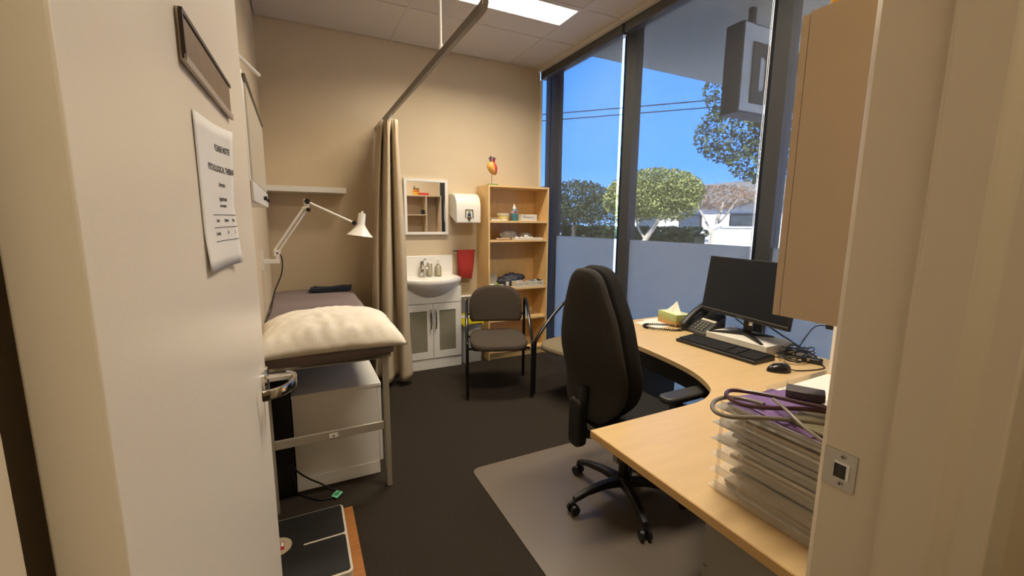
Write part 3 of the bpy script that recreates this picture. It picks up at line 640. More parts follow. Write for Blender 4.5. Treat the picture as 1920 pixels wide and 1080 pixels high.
def curt(u, v):
    p = CP[min(int(round(u*(len(CP)-1))), len(CP)-1)]
    g = (1-v)**.75; k = .34+.66*g                      # gathered under the track, opening to the hem
    x = .722+(p.x-.70)*k-.040*g+.008*math.sin(9*v+40*u)*(1-v)
    y = p.y+.03*v*(1 if p.y < 3.8 else 0)+.010*math.sin(6*v+23*u)
    z = .055+2.175*v+(.03*math.sin(37*u)*(1-v)**6)*.3
    if v > .93: x += .012*math.sin(120*u)*(v-.93)/.07
    return (x, y, z)
MB().grid(curt, len(CP), 44).build('cloth', CURT, ct, smooth=True, ang=180, thick=.0025)
hk = None
for k in range(9):
    y = 3.54+.07*k
    if hk is None: hk = MB().box(.711, .719, y-.004, y+.004, 2.212, 2.245).build('hook', WHITEM, ct)
    else: clone(hk, ct, (0, y-3.54, 0))

# wash basin cabinet
vn = thing('vanity_cabinet', (1.12, 4.06, 0), 'white wash basin cabinet with two frosted glass doors', 'cabinet')
MB().box(.835, 1.408, 3.931, YB, .10, .80).build('body', WHITE, vn); MB().box(.835, 1.406, 3.918, YB, 0, .0995).build('kickboard', WHITE, vn)
MB().box(.835, 1.408, 3.9135, 3.9305, .652, .80).build('apron', WHITE, vn, bevel=.001)
def vdoor(x0, x1, hx):
    z0, z1 = .108, .645; w = .058; wz = .066
    d = MB().box(x0, x0+w, 3.912, 3.930, z0, z1).box(x1-w, x1, 3.912, 3.930, z0, z1).box(x0+w, x1-w, 3.912, 3.930, z0, z0+wz).box(x0+w, x1-w, 3.912, 3.930, z1-wz, z1).build('door', WHITE, vn)
    MB().box(x0+w, x1-w, 3.918, 3.922, z0+wz, z1-wz).build('glass_panel', GLASSF, d)
    MB().tube(smooth_path([(hx, 3.912, .590), (hx, 3.893, .580), (hx, 3.886, .50), (hx, 3.893, .415), (hx, 3.912, .405)], 5), .008, 10).build('handle', CHROME, d, smooth=True)
vdoor(.838, 1.119, 1.098); vdoor(1.124, 1.406, 1.146)
bs = thing('wash_basin', (1.12, 4.0, .7), 'white ceramic wash basin with a rounded belly and splashback', 'basin')
CX, RX, YK = 1.117, .318, 4.20
def rim(t):      # t 0..1 round the outline: back-left, left, bowed front, right
    if t < .12: return (CX-RX, YK-(YK-3.975)*t/.12)
    if t > .88: return (CX+RX, 3.975+(YK-3.975)*(t-.88)/.12)
    s = (t-.12)/.76; a = -1+2*s
    return (CX+RX*a, 3.975-.19*(1-a*a)**.85)
NB = 61
outl = [rim(k/(NB-1)) for k in range(NB)]
def ringz(f, z, yc=4.08, yk=None):
    return [(CX+(x-CX)*f, (yk or yc)+(y-(yk or yc))*f, z) for x, y in outl]
rings = [ringz(.0, .72), ringz(.35, .705), ringz(.62, .725), ringz(.82, .772), ringz(.95, .820), ringz(.992, .846), ringz(1.0, .852), ringz(1.0, .878), ringz(.99, .884), ringz(.955, .884)]
inn = []
for f, z in ((.90, .876), (.84, .855), (.72, .815), (.5, .785), (.2, .775), (0, .774)):
    inn.append([(CX+(x-CX)*f, 4.02+(min(y, 4.125)-4.02)*f, z) for x, y in outl])
mb = MB(); allr = rings+inn; vs = [p for r in allr for p in r]; fs = []
for j in range(len(allr)-1):
    for i in range(NB):
        k = (i+1) % NB; fs.append((j*NB+i, j*NB+k, (j+1)*NB+k, (j+1)*NB+i))
bsn = mb._add(vs, fs).build('bowl', CERAM, bs, smooth=True, ang=60)
MB().box(.815, 1.42, 4.197, 4.219, .86, 1.085).build('splashback', CERAM, bs, bevel=.004)
MB().cyl((1.085, 4.118, .852), (1.085, 4.1215, .852), .012, n=18).build('overflow', pm('drain_dark', '4a4036', .5), bs)
tp_ = thing('basin_tap', (1.087, 4.15, .884), 'chrome mixer tap standing on the wash basin', 'tap')
MB().lathe([(.026, 0), (.026, .006), (.021, .010), (.021, .135), (.0, .137)], (1.087, 4.15, .884), 24).build('body', CHROME, tp_, smooth=True)
MB().tube(smooth_path([(1.087, 4.14, .960), (1.095, 4.10, .985), (1.105, 4.055, .985), (1.108, 4.04, .972)], 5), .0115, 12).build('spout', CHROME, tp_, smooth=True)
MB().tube([(1.087, 4.15, 1.021), (1.087, 4.15, 1.034)], .019, 16).build('cap', CHROME, tp_, smooth=True); MB().tube([(1.087, 4.145, 1.033), (1.105, 4.085, 1.062)], .006, 10).build('lever', CHROME, tp_, smooth=True)
CLB = clear_mat('clear_bottle', (.93, .93, .88), .3, .05, body=('cfc6a8', .35))
b1 = thing('soap_bottle', (1.163, 4.15, .884), 'straight clear soap bottle beside the chrome tap', 'bottle', group='bottles on the wash basin')
MB().lathe([(.025, 0), (.027, .004), (.027, .118), (.022, .126), (.0, .127)], (1.163, 4.15, .884), 22).build('body', CLB, b1, smooth=True); MB().lathe([(.020, 0), (.020, .016), (0, .016)], (1.163, 4.15, 1.0115), 18).build('cap', WHITEM, b1, smooth=True)
b2 = thing('soap_bottle', (1.252, 4.15, .884), 'shouldered clear pump bottle at the right of the wash basin', 'bottle', group='bottles on the wash basin')
MB().lathe([(.030, 0), (.032, .004), (.032, .085), (.022, .105), (.012, .112), (.012, .120), (0, .121)], (1.252, 4.15, .884), 22).build('body', CLB, b2, smooth=True)
MB().lathe([(.011, 0), (.011, .018), (.004, .020), (.004, .034), (.009, .035), (.009, .042), (0, .043)], (1.252, 4.15, 1.0055), 14).tube([(1.252, 4.15, 1.045), (1.252, 4.115, 1.040)], .004, 8).build('pump', WHITEM, b2, smooth=True)
pk = blob((.882, 4.12, .925), (.03, .03, .042), 5, .08, 18, 10).build('pink_sponge', pm('pink_sponge', 'd08a80', .9, bump=(60, .4)), smooth=True); tag(pk, 'pink sponge at the left of the wash basin beside the curtain', 'sponge')

mr = thing('wall_mirror', (1.158, 4.2, 1.295), 'white framed rectangular mirror above the wash basin', 'mirror')
for a, b, c, d in ((.940, .966, 1.295, 1.832), (1.350, 1.376, 1.295, 1.832), (.966, 1.350, 1.295, 1.321), (.966, 1.350, 1.806, 1.832)): MB().box(a, b, 4.185, YB, c, d).build('frame_bar', WHITE, mr, bevel=.001)
MB().box(.966, 1.350, 4.197, 4.202, 1.321, 1.806).build('glass', MIRRM, mr)
pd = thing('towel_dispenser', (1.53, 4.12, 1.41), 'white curved paper towel dispenser on the back wall', 'dispenser')
MB().prism([(4.219, 1.705), (4.12, 1.703), (4.065, 1.690), (4.030, 1.660), (4.008, 1.62), (3.998, 1.57), (3.996, 1.50), (4.0, 1.412), (4.03, 1.412), (4.219, 1.49)], 1.400, 1.656, 'x').build('cover', pm('dispenser_white', 'eae6dc', .25), pd, bevel=.010, seg=4)
def dface(x, z): return (x, 3.9945 if z > 1.5 else 3.9945+.003*(1.5-z)/.08, z)
def plate(mb, pts, t=.002): return mb.prism([(x, z) for x, z in pts], 3.9905, 3.9955, 'y')
plate(plate(MB(), [(1.487, 1.463), (1.496, 1.463), (1.500, 1.545), (1.491, 1.545)]), [(1.566, 1.463), (1.575, 1.463), (1.571, 1.545), (1.562, 1.545)]).build('window_side_bar', pm('disp_brown', '6a5636', .5), pd)
plate(MB(), [(1.500, 1.540), (1.562, 1.540), (1.562, 1.545), (1.500, 1.545)]).build('window_top_bar', MATS['disp_brown'], pd)
plate(MB(), [(1.512, 1.478), (1.548, 1.478), (1.546, 1.506), (1.514, 1.506)]).build('blue_emblem', pm('disp_blue', '2d4356', .5), pd)
plate(MB(), [(1.506, 1.470), (1.556, 1.470), (1.546, 1.4775), (1.514, 1.4775)]).build('emblem_base', pm('disp_slate', '7d8688', .5), pd)
plate(MB(), [(1.506, 1.466), (1.531, 1.428), (1.556, 1.466)]).build('arrow', pm('disp_arrow', '5a4020', .5), pd)
plate(plate(MB(), [(1.515, 1.524), (1.547, 1.524), (1.547, 1.527), (1.515, 1.527)]), [(1.519, 1.516), (1.543, 1.516), (1.543, 1.5185), (1.519, 1.5185)]).build('window_print', pm('disp_faint', 'a39a80', .5), pd)

tr_ = thing('towel_rail', (1.54, 4.18, 1.1), 'small dark towel rail on the wall beside the wash basin', 'rail')
MB().tube([(1.437, 4.150, 1.128), (1.650, 4.150, 1.128)], .006, 10).build('bar', BGLOSS, tr_, smooth=True)
for x in (1.437, 1.650): MB().tube([(x, 4.150, 1.128), (x, 4.219, 1.128)], .006, 10).build('bracket', BGLOSS, tr_, smooth=True)
def towl(u, v):
    a = 2*PI*u; side = math.cos(a); w = .095-.010*(1-v)**2*3
    x = 1.548+w*math.copysign(abs(side)**.4, side)+.012*(1-v)*-.5
    th = .016+.006*math.sin(6*v)
    return (x, 4.150-th*math.copysign(abs(math.sin(a))**.6, math.sin(a))-.004*math.sin(10*u*6.28), .838+.300*v+.02*(1-v)*(abs(side)**2-.6)*-1)
tw = MB().grid(towl, 40, 20, closed_u=True); tw._add([towl(i/40, 1) for i in range(40)], [tuple(range(40))]); tw._add([towl(i/40, 0) for i in range(40)], [tuple(range(40))])
tag(tw.build('hand_towel', RED, smooth=True, ang=70), 'red hand towel folded over the rail by the wash basin', 'towel')

# ------------------------------------------------------------------ bookcase and its contents
bk = thing('bookcase', (2.05, 4.06, 0), 'tall pale timber bookcase against the back wall by the window', 'bookcase')
MB().box(1.700, 1.717, 3.91, 4.212, 0, 1.785).build('side_panel', SHELFW, bk); MB().box(2.377, 2.394, 3.91, 4.212, 0, 1.785).build('side_panel', SHELFW, bk)
MB().box(1.7172, 2.3768, 3.91, 4.212, 1.766, 1.785).build('top_panel', SHELFW, bk); MB().box(1.7172, 2.3768, 4.200, 4.212, .08, 1.7658).build('back_panel', SHELFW, bk)
SZ = [1.437, 1.244, .746, .420, .085]
for z in SZ: MB().box(1.7172, 2.3768, 3.913, 4.1998, z-.020, z).build('shelf', SHELFW, bk)
MB().box(1.7172, 2.3768, 3.93, 3.945, 0, .0648).build('kickboard', SHELFW, bk)
# heart model
hm = thing('heart_model', (1.775, 3.975, 1.785), 'anatomical heart model on a green stand on top of the bookcase', 'model')
MB().prism(rrect(1.725, 1.825, 3.945, 4.005, .01), 1.7852, 1.797).build('stand_base', pm('stand_green', '4f8a35', .4), hm, bevel=.002)
MB().cyl((1.764, 3.975, 1.797), (1.764, 3.975, 1.905), .0035, n=10).build('stand_rod', STEEL, hm)
def heart(u, v):
    th = 2*PI*u; la = PI*(v-.5); t = (1-v)         # t=1 at the tip
    r = .040*math.cos(la)**.75*(1.0 if v > .55 else .72+.28*v/.55)
    x = r*math.cos(th)*1.12; y = r*math.sin(th)*.85; z = .062*math.sin(la)
    x += .034*t*t-.004; 
    return (1.764+x*1.2, 3.975+y*1.2, 1.952+z*1.0-.004*t)
def half(lo, hi, nm, m):
    MB().grid(lambda u, v: heart(lo+(hi-lo)*u, min(max(v, .001), .999)), 20, 22).build(nm, m, hm, smooth=True, ang=180)
half(-.22, .28, 'left_ventricle', pm('heart_red', 'c8453a', .35, noise=(60, .25))); half(.28, .78, 'right_ventricle', pm('heart_yellow', 'd9a24e', .35, noise=(70, .3)))
MB().tube([(1.752, 3.975, 1.985), (1.752, 3.975, 2.025), (1.754, 3.975, 2.062)], .011, 12).tube([(1.752, 3.975, 2.035), (1.730, 3.975, 2.044)], .006, 8).build('vena_cava', pm('vessel_dark', '4b3b4a', .4), hm, smooth=True)
MB().tube(smooth_path([(1.770, 3.972, 1.985), (1.783, 3.972, 2.018), (1.782, 3.972, 2.038)], 4), .013, 12).build('aorta', pm('vessel_red', '8d1f30', .35), hm, smooth=True)
MB().tube([(1.780, 3.972, 2.030), (1.783, 3.972, 2.055)], .010, 10).tube([(1.783, 3.972, 2.040), (1.806, 3.972, 2.044)], .006, 8).build('pulmonary_artery', MATS['vessel_dark'], hm, smooth=True)

z = SZ[0]+.0004
t_ = thing('round_tub', (1.898, 4.0, z), 'round cream tub with lid on the top bookcase shelf', 'tub')
MB().lathe([(.060, 0), (.063, .052), (0, .052)], (1.898, 4.0, z), 28).build('body', pm('tub_yellow', 'd8c27a', .4), t_, smooth=True); MB().lathe([(.066, .0525), (.066, .074), (.060, .076), (0, .076)], (1.898, 4.0, z), 28).build('lid', pm('tub_lid', 'd2c3a4', .4), t_, smooth=True)
t_ = thing('gel_bottle', (2.03, 4.0, z), 'teal gel bottle with pointed white nozzle on the top bookcase shelf', 'bottle')
MB().lathe([(.034, 0), (.036, .004), (.036, .105), (.024, .122), (0, .122)], (2.03, 4.0, z), 24).build('body', pm('gel_teal', '3f7784', .25), t_, smooth=True)
MB().lathe([(.0362, .075), (.0362, .104), (.0245, .1215), (.0, .1222)], (2.03, 4.0, z), 24).build('shoulder_label', pm('gel_label', 'b49aa0', .4), t_, smooth=True)
MB().lathe([(.020, .1225), (.020, .138), (.012, .142), (.005, .170), (.0, .171)], (2.03, 4.0, z), 20).build('nozzle', WHITEM, t_, smooth=True); MB().box(2.012, 2.040, 3.960, 3.9635, z+.085, z+.097).build('label_mark', pm('gel_mark', '5b2440', .5), t_)
t_ = thing('carton', (2.17, 3.97, z), 'white printed carton on the top bookcase shelf', 'box')
MB().box(2.078, 2.262, 3.93, 4.03, z, z+.066).build('carton_body', PAPERC, t_, bevel=.001); MB().box(2.095, 2.235, 3.9285, 3.9297, z+.040, z+.043).box(2.095, 2.20, 3.9285, 3.9297, z+.033, z+.035).box(2.095, 2.13, 3.9285, 3.9297, z+.049, z+.054).build('print', pm('carton_ink', '8b8680', .6), t_)
tag(MB().box(1.735, 1.825, 3.95, 4.05, z, z+.03).build('flat_packet', pm('packet_tan', '9a7f60', .6), bevel=.003), 'flat tan packet at the left of the top bookcase shelf', 'packet')
for k, (x0, x1, y, lab) in enumerate(((1.742, 1.84, 3.925, 'longer slim white packet on the front edge of the top bookcase shelf'), (1.85, 1.912, 3.922, 'shorter slim white packet in front of the round tub'))):
    tag(MB().box(x0, x1, y, y+.02, z, z+.011).build('slim_packet', PAPER, bevel=.002), lab, 'packet')
z = SZ[1]+.0004
PLB = clear_mat('plastic_bag', (.95, .95, .95), .25, .15, body=('dcd6ce', .7))
tag(crumple((2.00, 4.08, z+.0275), (.105, .060, .06), 3).build('plastic_bag', PLB, smooth=True, ang=180), 'crumpled clear plastic bag on the second bookcase shelf', 'bag')
tag(crumple((2.21, 4.09, z+.0205), (.075, .055, .045), 8).build('plastic_bag', PLB, smooth=True, ang=180), 'smaller clear plastic bag at the right of the second bookcase shelf', 'bag')
tag(MB().tube([(1.80, 3.945, z+.010), (1.95, 3.935, z+.010)], .010, 12).build('plaster_roll', pm('tan_roll', 'b59b78', .7), smooth=True), 'tan plaster roll lying on the second bookcase shelf', 'roll')
tag(MB().lathe([(.012, 0), (.015, .01), (.013, .03), (0, .032)], (1.875, 4.02, z), 16).build('small_black_jar', BPLAS, smooth=True), 'small black jar behind the tan roll on the second bookcase shelf', 'jar')
ty = thing('shallow_tray', (2.16, 3.97, z), 'shallow pale tray of cotton swabs on the second bookcase shelf', 'tray')
MB().box(2.0, 2.33, 3.92, 4.0, z, z+.004).box(2.0, 2.33, 3.92, 3.924, z+.004, z+.022).box(2.0, 2.33, 3.996, 4.0, z+.004, z+.022).box(2.0, 2.004, 3.924, 3.996, z+.004, z+.022).box(2.326, 2.33, 3.924, 3.996, z+.004, z+.022).build('tray', PAPERC, ty)
rnd = random.Random(21); cb0 = None
spots = [(2.03, 3.945), (2.06, 3.97), (2.085, 3.94), (2.105, 3.968), (2.13, 3.945), (2.15, 3.975), (2.165, 3.942), (2.19, 3.965), (2.215, 3.945), (2.145, 3.957), (2.175, 3.985)]
names = ['leftmost', 'second', 'third', 'fourth', 'fifth', 'sixth', 'seventh', 'eighth', 'ninth', 'tenth', 'eleventh']
for k, (x, y) in enumerate(spots):
    zz = z+.0045+.013+(.018 if k > 8 else 0)
    o = blob((0, 0, 0), (.0155, .0145, .013), k, .12, 14, 8).build('cotton_ball', pm('cotton', 'efebe4', 1.0), smooth=True, ang=180); o.location = (x, y, zz-.013)
    tag(o, 'white cotton ball heaped in the shallow tray', 'cotton ball', group='cotton balls in the shallow tray')
for k, x in enumerate((2.245, 2.27, 2.295)):
    tag(MB().tube([(x, 3.93, z+.0125), (x+.012, 3.985, z+.0125)], .008, 10).build('cream_tube', pm('cream_tube', 'd6c27e', .4), smooth=True), '%s of the three small cream tubes at the right end of the shallow tray' % ('leftmost', 'middle one', 'rightmost')[k], 'tube', group='cream tubes in the shallow tray')
z = SZ[2]+.0004
tag(MB().obox((1.80, 4.10, z+.068), (.155, .02, .13), Matrix.Rotation(math.radians(-8), 3, 'X')).build('leaning_carton', pm('grey_carton', 'aaa69c', .7), bevel=.002), 'plain pale grey carton leaning at the left of the third bookcase shelf', 'box')
t_ = thing('small_carton', (1.755, 3.96, z), 'small white carton with dark print on the third bookcase shelf', 'box'); MB().box(1.725, 1.785, 3.93, 3.99, z, z+.045).build('carton_body', PAPER, t_, bevel=.001); MB().box(1.735, 1.772, 3.9288, 3.9298, z+.015, z+.022).build('print', DARKBR, t_)
tag(MB().box(1.79, 1.84, 3.94, 4.0, z, z+.047).build('small_carton', pm('carton_green', '7a9a3f', .5), bevel=.001), 'small green carton beside the white carton on the third bookcase shelf', 'box')
tag(MB().box(1.846, 1.885, 3.935, 3.98, z, z+.036).build('small_carton', pm('carton_pink', 'cdb4ac', .6), bevel=.001), 'small pinkish carton in front of the dark bag on the third bookcase shelf', 'box')
tag(crumple((2.05, 4.10, z+.0385), (.165, .065, .085), 11).build('fabric_bag', pm('navy_bag', '343848', .6, noise=(20, .4), bump=(30, .4)), smooth=True, ang=180), 'crumpled dark navy bag on the third bookcase shelf', 'bag')
t_ = thing('pill_bottle', (1.930, 3.945, z), 'small white bottle in front of the dark navy bag', 'bottle'); MB().lathe([(.015, 0), (.016, .003), (.016, .045), (0, .045)], (1.930, 3.945, z), 18).build('body', PAPER, t_, smooth=True); MB().lathe([(.0175, .0455), (.0175, .062), (0, .062)], (1.930, 3.945, z), 18).build('lid', WHITEM, t_, smooth=True)
def basket(x0, x1, lab, items):
    b = thing('plastic_basket', ((x0+x1)/2, 3.96, z), lab, 'basket', group='small baskets on the third bookcase shelf')
    y0, y1, zh = 3.92, 4.02, z+.058; BK = pm('basket_cream', 'ded8c6', .5)
    MB().box(x0, x1, y0, y1, z, z+.003).build('base', BK, b)
    MB().box(x0, x1, y0, y0+.003, zh-.012, zh).box(x0, x1, y1-.003, y1, zh-.012, zh).box(x0, x0+.003, y0+.003, y1-.003, zh-.012, zh).box(x1-.003, x1, y0+.003, y1-.003, zh-.012, zh).build('rim', BK, b)
    mb = MB(); nb = int((x1-x0)/.012)
    for k in range(nb+1):
        x = x0+.002+(x1-x0-.006)*k/nb
        mb.box(x, x+.005, y0, y0+.0028, z+.003, zh-.012); mb.box(x, x+.005, y1-.0028, y1, z+.003, zh-.012)
    for k in range(8):
        y = y0+.004+.088*k/7; mb.box(x0, x0+.0028, y, y+.005, z+.003, zh-.012); mb.box(x1-.0028, x1, y, y+.005, z+.003, zh-.012)
    mb.build('slats', BK, b)
    for k, (x, m, nm, lb, ct_) in enumerate(items):
        tag(MB().obox((x, 3.97, z+.047), (.018, .07, .040), Matrix.Rotation(.25*(-1)**k, 3, 'Z') @ Matrix.Rotation(.2*(k % 3-1), 3, 'X')).build(nm, m, bevel=.003), lb, ct_)
basket(2.015, 2.20, 'left cream plastic basket of packets on the third bookcase shelf', [(2.05, pm('pk_white', 'dcd6cc', .6), 'sachet', 'white sachet at the left of the left plastic basket', 'sachet'), (2.10, pm('pk_pink', 'c9a9a4', .6), 'sachet', 'pink sachet in the middle of the left plastic basket', 'sachet'), (2.155, pm('pk_tan', 'b58d74', .6), 'sachet', 'tan sachet at the right of the left plastic basket', 'sachet')])
basket(2.205, 2.355, 'right cream plastic basket of packets on the third bookcase shelf', [(2.24, pm('pk_blue', '6b8599', .6), 'sachet', 'blue sachet at the left of the right plastic basket', 'sachet'), (2.28, MATS['pk_white'], 'sachet', 'white sachet in the middle of the right plastic basket', 'sachet'), (2.325, BPLAS2, 'sachet', 'dark sachet at the right of the right plastic basket', 'sachet')])
z = SZ[3]+.0004
t_ = thing('spray_bottle', (2.17, 3.97, z), 'pale blue and white spray bottle on the fourth bookcase shelf', 'bottle')
MB().lathe([(.034, 0), (.036, .005), (.036, .08), (.02, .11), (0, .112)], (2.17, 3.97, z), 22).build('body', pm('pale_blue', '9fb6c4', .35), t_, smooth=True); MB().lathe([(.017, .1125), (.017, .135), (.008, .14), (0, .16)], (2.17, 3.97, z), 16).build('cap', WHITEM, t_, smooth=True)

# pedal bin with yellow liner between basin and bookcase
bn = thing('waste_bin', (1.53, 4.03, 0), 'pale grey pedal bin with yellow liner and raised lid beside the bookcase', 'bin')
MB().prism(rrect(1.432, 1.64, 3.93, 4.13, .03), 0, .46).build('body', pm('bin_grey', 'b9b6ae', .45), bn, bevel=.006)
def liner(u, v):
    p = rrect(1.426, 1.646, 3.924, 4.136, .035, 8); k = int(u*len(p)) % len(p); q = p[k]; d = Vector((q[0]-1.536, q[1]-4.03, 0)).normalized()
    s = .004+.006*math.sin(9*k)*v+.012*v; zz = .475-.075*v-(.012*math.sin(5.3*k)*v)
    return (q[0]+d.x*s, q[1]+d.y*s, zz)
MB().grid(liner, 36, 6, closed_u=True).build('liner', pm('liner_yellow', 'd9c51f', .35, bump=(40, .6)), bn, smooth=True, ang=180)
ld = MB().prism(rrect(1.436, 1.636, .455, .66, .03), 4.150, 4.172, 'y').build('lid', WHITEM, bn, bevel=.005)
MB().prism(rrect(1.452, 1.62, .47, .645, .02), 4.146, 4.1495, 'y').build('lid_lining', pm('lid_grey', '6d6964', .6), ld)

# ------------------------------------------------------------------ guest chairs
def side_frame(s):
    x = .262*s
    p = [(x, .262, .012), (x, .258, .30), (x, .254, .43), (x, .235, .475), (x, .12, .585), (x, 0, .675), (x, -.10, .738), (x, -.165, .758), (x, -.205, .725), (x, -.222, .64), (x, -.232, .40), (x, -.245, .012)]
    return smooth_path(p, 5)
def arch(w, h0, h1, r):
    pts = [(-w, h0+.03), (-w+.02, h0), (w-.02, h0), (w, h0+.03)]
    out = list(pts)
    for k in range(13):
        t = PI*k/12; out.append((w*math.copysign(abs(math.cos(t))**.62, math.cos(t)), h1-r+r*math.sin(t)**.8))
    return out
def guest_chair(loc, rz, lab, fab):
    c = thing('guest_chair', loc, lab, 'chair', rz=rz, group='guest chairs by the bookcase')
    for s in (-1, 1):
        MB().tube(side_frame(s), .0135, 12, flat=.8).build('side_frame', BGLOSS, c, world=False, smooth=True)
        MB().cyl((.262*s, .262, 0), (.262*s, .262, .0118), .015, n=12).build('foot', BPLAS, c, world=False); MB().cyl((.262*s, -.245, 0), (.262*s, -.245, .0118), .015, n=12).build('foot', BPLAS, c, world=False)
    MB().tube([(-.255, .17, .395), (.255, .17, .395)], .010, 10).build('cross_bar', BGLOSS, c, world=False, smooth=True); MB().tube([(-.245, -.20, .400), (.245, -.20, .400)], .010, 10).build('cross_bar', BGLOSS, c, world=False, smooth=True)
    MB().tube([(-.248, -.228, .60), (.248, -.228, .60)], .009, 10).build('cross_bar', BGLOSS, c, world=False, smooth=True)
    def seat(u, v):
        a = 2*PI*u; r = .16; cx = math.copysign(abs(math.cos(a))**.45, math.cos(a)); cy = math.copysign(abs(math.sin(a))**.45, math.sin(a))
        lv = [(.0, .410), (.90, .408), (.985, .418), (1.0, .438), (.975, .458), (.85, .470), (.4, .474), (.0, .472)]
        k = v*7; i = min(int(k), 6); f, zz = [lv[i][m]*(1-(k-i))+lv[i+1][m]*(k-i) for m in (0, 1)]
        y = .02+.262*cy*f; zz -= .018*max(0, (y-.12)/.16)**2+.006*(1-abs(cx*f))*(f < .95 and v > .5)
        return (.240*cx*f*(1-.04*(y < 0)), y, zz)
    MB().grid(seat, 48, 22, closed_u=True).build('seat', fab, c, world=False, smooth=True, ang=180)
    MB().prism(rrect(-.225, .225, -.22, .25, .05), .398, .409).build('seat_pan', BPLAS, c, world=False)
    bk_ = MB(); out = arch(.235, .545, .865, .20); N = len(out)
    def back(u, v):
        k = int(round(u*N)) % N; x, zz = out[k]; lv = [(0, -.018), (.93, -.020), (1.0, -.004), (1.0, .012), (.95, .026), (.6, .032), (0, .033)]
        q = v*6; i = min(int(q), 5); f, d = [lv[i][m]*(1-(q-i))+lv[i+1][m]*(q-i) for m in (0, 1)]
        xx = x*f; z2 = .70+(zz-.70)*f
        return (xx, -.205+d-.10*(z2-.60)*.8+.10*xx*xx*3, z2)
    bk_.grid(back, N, 19, closed_u=True).build('backrest', fab, c, world=False, smooth=True, ang=180)
    return c
guest_chair((1.49, 3.235, 0), math.atan2(-(-.34), -.94), 'dark taupe fabric armchair in front of the bookcase', TAUPE)
guest_chair((2.015, 2.765, 0), math.atan2(.965, -.26), 'fabric armchair by the window, window light in its olive beige colour, behind the office chair', WINLIT)

# ------------------------------------------------------------------ chair mat and office chair
tag(MB().prism(rrect(.82, 1.89, .93, 2.14, .05), .0004, .004).build('chair_mat', MATB), 'beige grey vinyl chair mat on the carpet under the desk chair', 'mat')
oc = thing('office_chair', (1.43, 1.55, .004), 'high backed black office chair on castors at the desk', 'chair', rz=-PI/2)
# local: +y is the way the chair faces (world +X); +x is world -Y
for k in range(5):
    a = math.radians(177+90+72*k)      # local angle of each leg
    dx, dy = math.cos(a), math.sin(a)
    ex, ey = .295*dx, .295*dy
    lg = MB()
    prof = [(.03, .105, .030, .030), (.12, .110, .024, .026), (.22, .098, .020, .022), (.295, .075, .017, .019)]
    ringsv = []
    for d, zz, w, hh in prof:
        nx, ny = -dy, dx
        ringsv.append([(d*dx+nx*w*s_, d*dy+ny*w*s_, zz+t_2) for s_, t_2 in ((-1, -hh*.6), (1, -hh*.6), (.75, hh*.6), (-.75, hh*.6))])
    vs = [p for r in ringsv for p in r]; fs = [(0, 1, 2, 3), (15, 14, 13, 12)]
    for j in range(3):
        for i in range(4): fs.append((j*4+i, j*4+(i+1) % 4, (j+1)*4+(i+1) % 4, (j+1)*4+i))
    L = lg._add(vs, fs).build('base_leg', BPLAS, oc, world=False, bevel=.005)
    cs = MB().cyl((ex, ey, .030), (ex, ey, .064), .010, n=10)
    tx, ty2 = -dy, dx
    for s_ in (-1, 1):
        c0 = Vector((ex+tx*.010*s_, ey+ty2*.010*s_, .0255)); c1 = Vector((ex+tx*.026*s_, ey+ty2*.026*s_, .0255)); cs.cyl(c0, c1, .0255, .0235, n=20)
    cs.build('castor', BPLAS, oc, world=False, smooth=True)
MB().cyl((0, 0, .085), (0, 0, .135), .045, .034, 20).build('hub', BPLAS, oc, world=False, smooth=True); MB().cyl((0, 0, .135), (0, 0, .40), .026, .022, 18).build('gas_column', BGLOSS, oc, world=False, smooth=True)
MB().box(-.10, .10, -.14, .12, .395, .435).build('mechanism', BPLAS, oc, world=False, bevel=.01)
MB().tube(smooth_path([(0, -.12, .405), (0, -.20, .40), (0, -.265, .43), (0, -.285, .52), (0, -.275, .66)], 5), .03, 12, flat=.55).build('back_bar', BPLAS, oc, world=False, smooth=True)
MB().prism(rrect(-.062, .026, .36, .60, .03), -.312, -.258, 'y').build('back_bar_housing', BPLAS, oc, world=False, bevel=.012)
def oseat(u, v):
    a = 2*PI*u; cx = math.copysign(abs(math.cos(a))**.5, math.cos(a)); cy = math.copysign(abs(math.sin(a))**.5, math.sin(a))
    lv = [(.0, .44), (.88, .436), (.98, .452), (1.0, .478), (.97, .502), (.85, .516), (.4, .512), (.0, .508)]
    k = v*7; i = min(int(k), 6); f, zz = [lv[i][m]*(1-(k-i))+lv[i+1][m]*(k-i) for m in (0, 1)]
    y = .02+.245*cy*f; zz -= .03*max(0, (y-.14)/.12)**2
    return (.250*cx*f, y, zz)
MB().grid(oseat, 48, 22, closed_u=True).build('seat', OFFBLACK, oc, world=False, smooth=True, ang=180)
# backrest outline: half width against height
HW_ = [(.50, .09), (.53, .150), (.60, .205), (.70, .230), (.80, .232), (.90, .216), (1.00, .190), (1.10, .146), (1.16, .118), (1.195, .086), (1.212, .04)]
def outline(sc_=1.0, dz=0.0):
    P = [(-w*sc_, zz+dz) for zz, w in HW_]+[(w*sc_, zz+dz) for zz, w in reversed(HW_)]
    return [(p.x, p.y) for p in smooth_path([(a, b, 0) for a, b in P], 3, closed=True)]
def backpad(name, m, lv, sc_, dz, lean):
    out = outline(sc_, dz); N = len(out)
    def fn(u, v):
        k = int(round(u*N)) % N; x, zz = out[k]; q = v*(len(lv)-1); i = min(int(q), len(lv)-2)
        f, d = [lv[i][j]*(1-(q-i))+lv[i+1][j]*(q-i) for j in (0, 1)]
        xx = x*f; z2 = .84+(zz-.84)*f
        y = -.262+d+.35*xx*xx*1.6-lean*(z2-.55)+.035*math.exp(-((z2-.66)/.12)**2)
        return (xx-.018, y, z2)
    return MB().grid(fn, N, 25, closed_u=True).build(name, m, oc, world=False, smooth=True, ang=180)
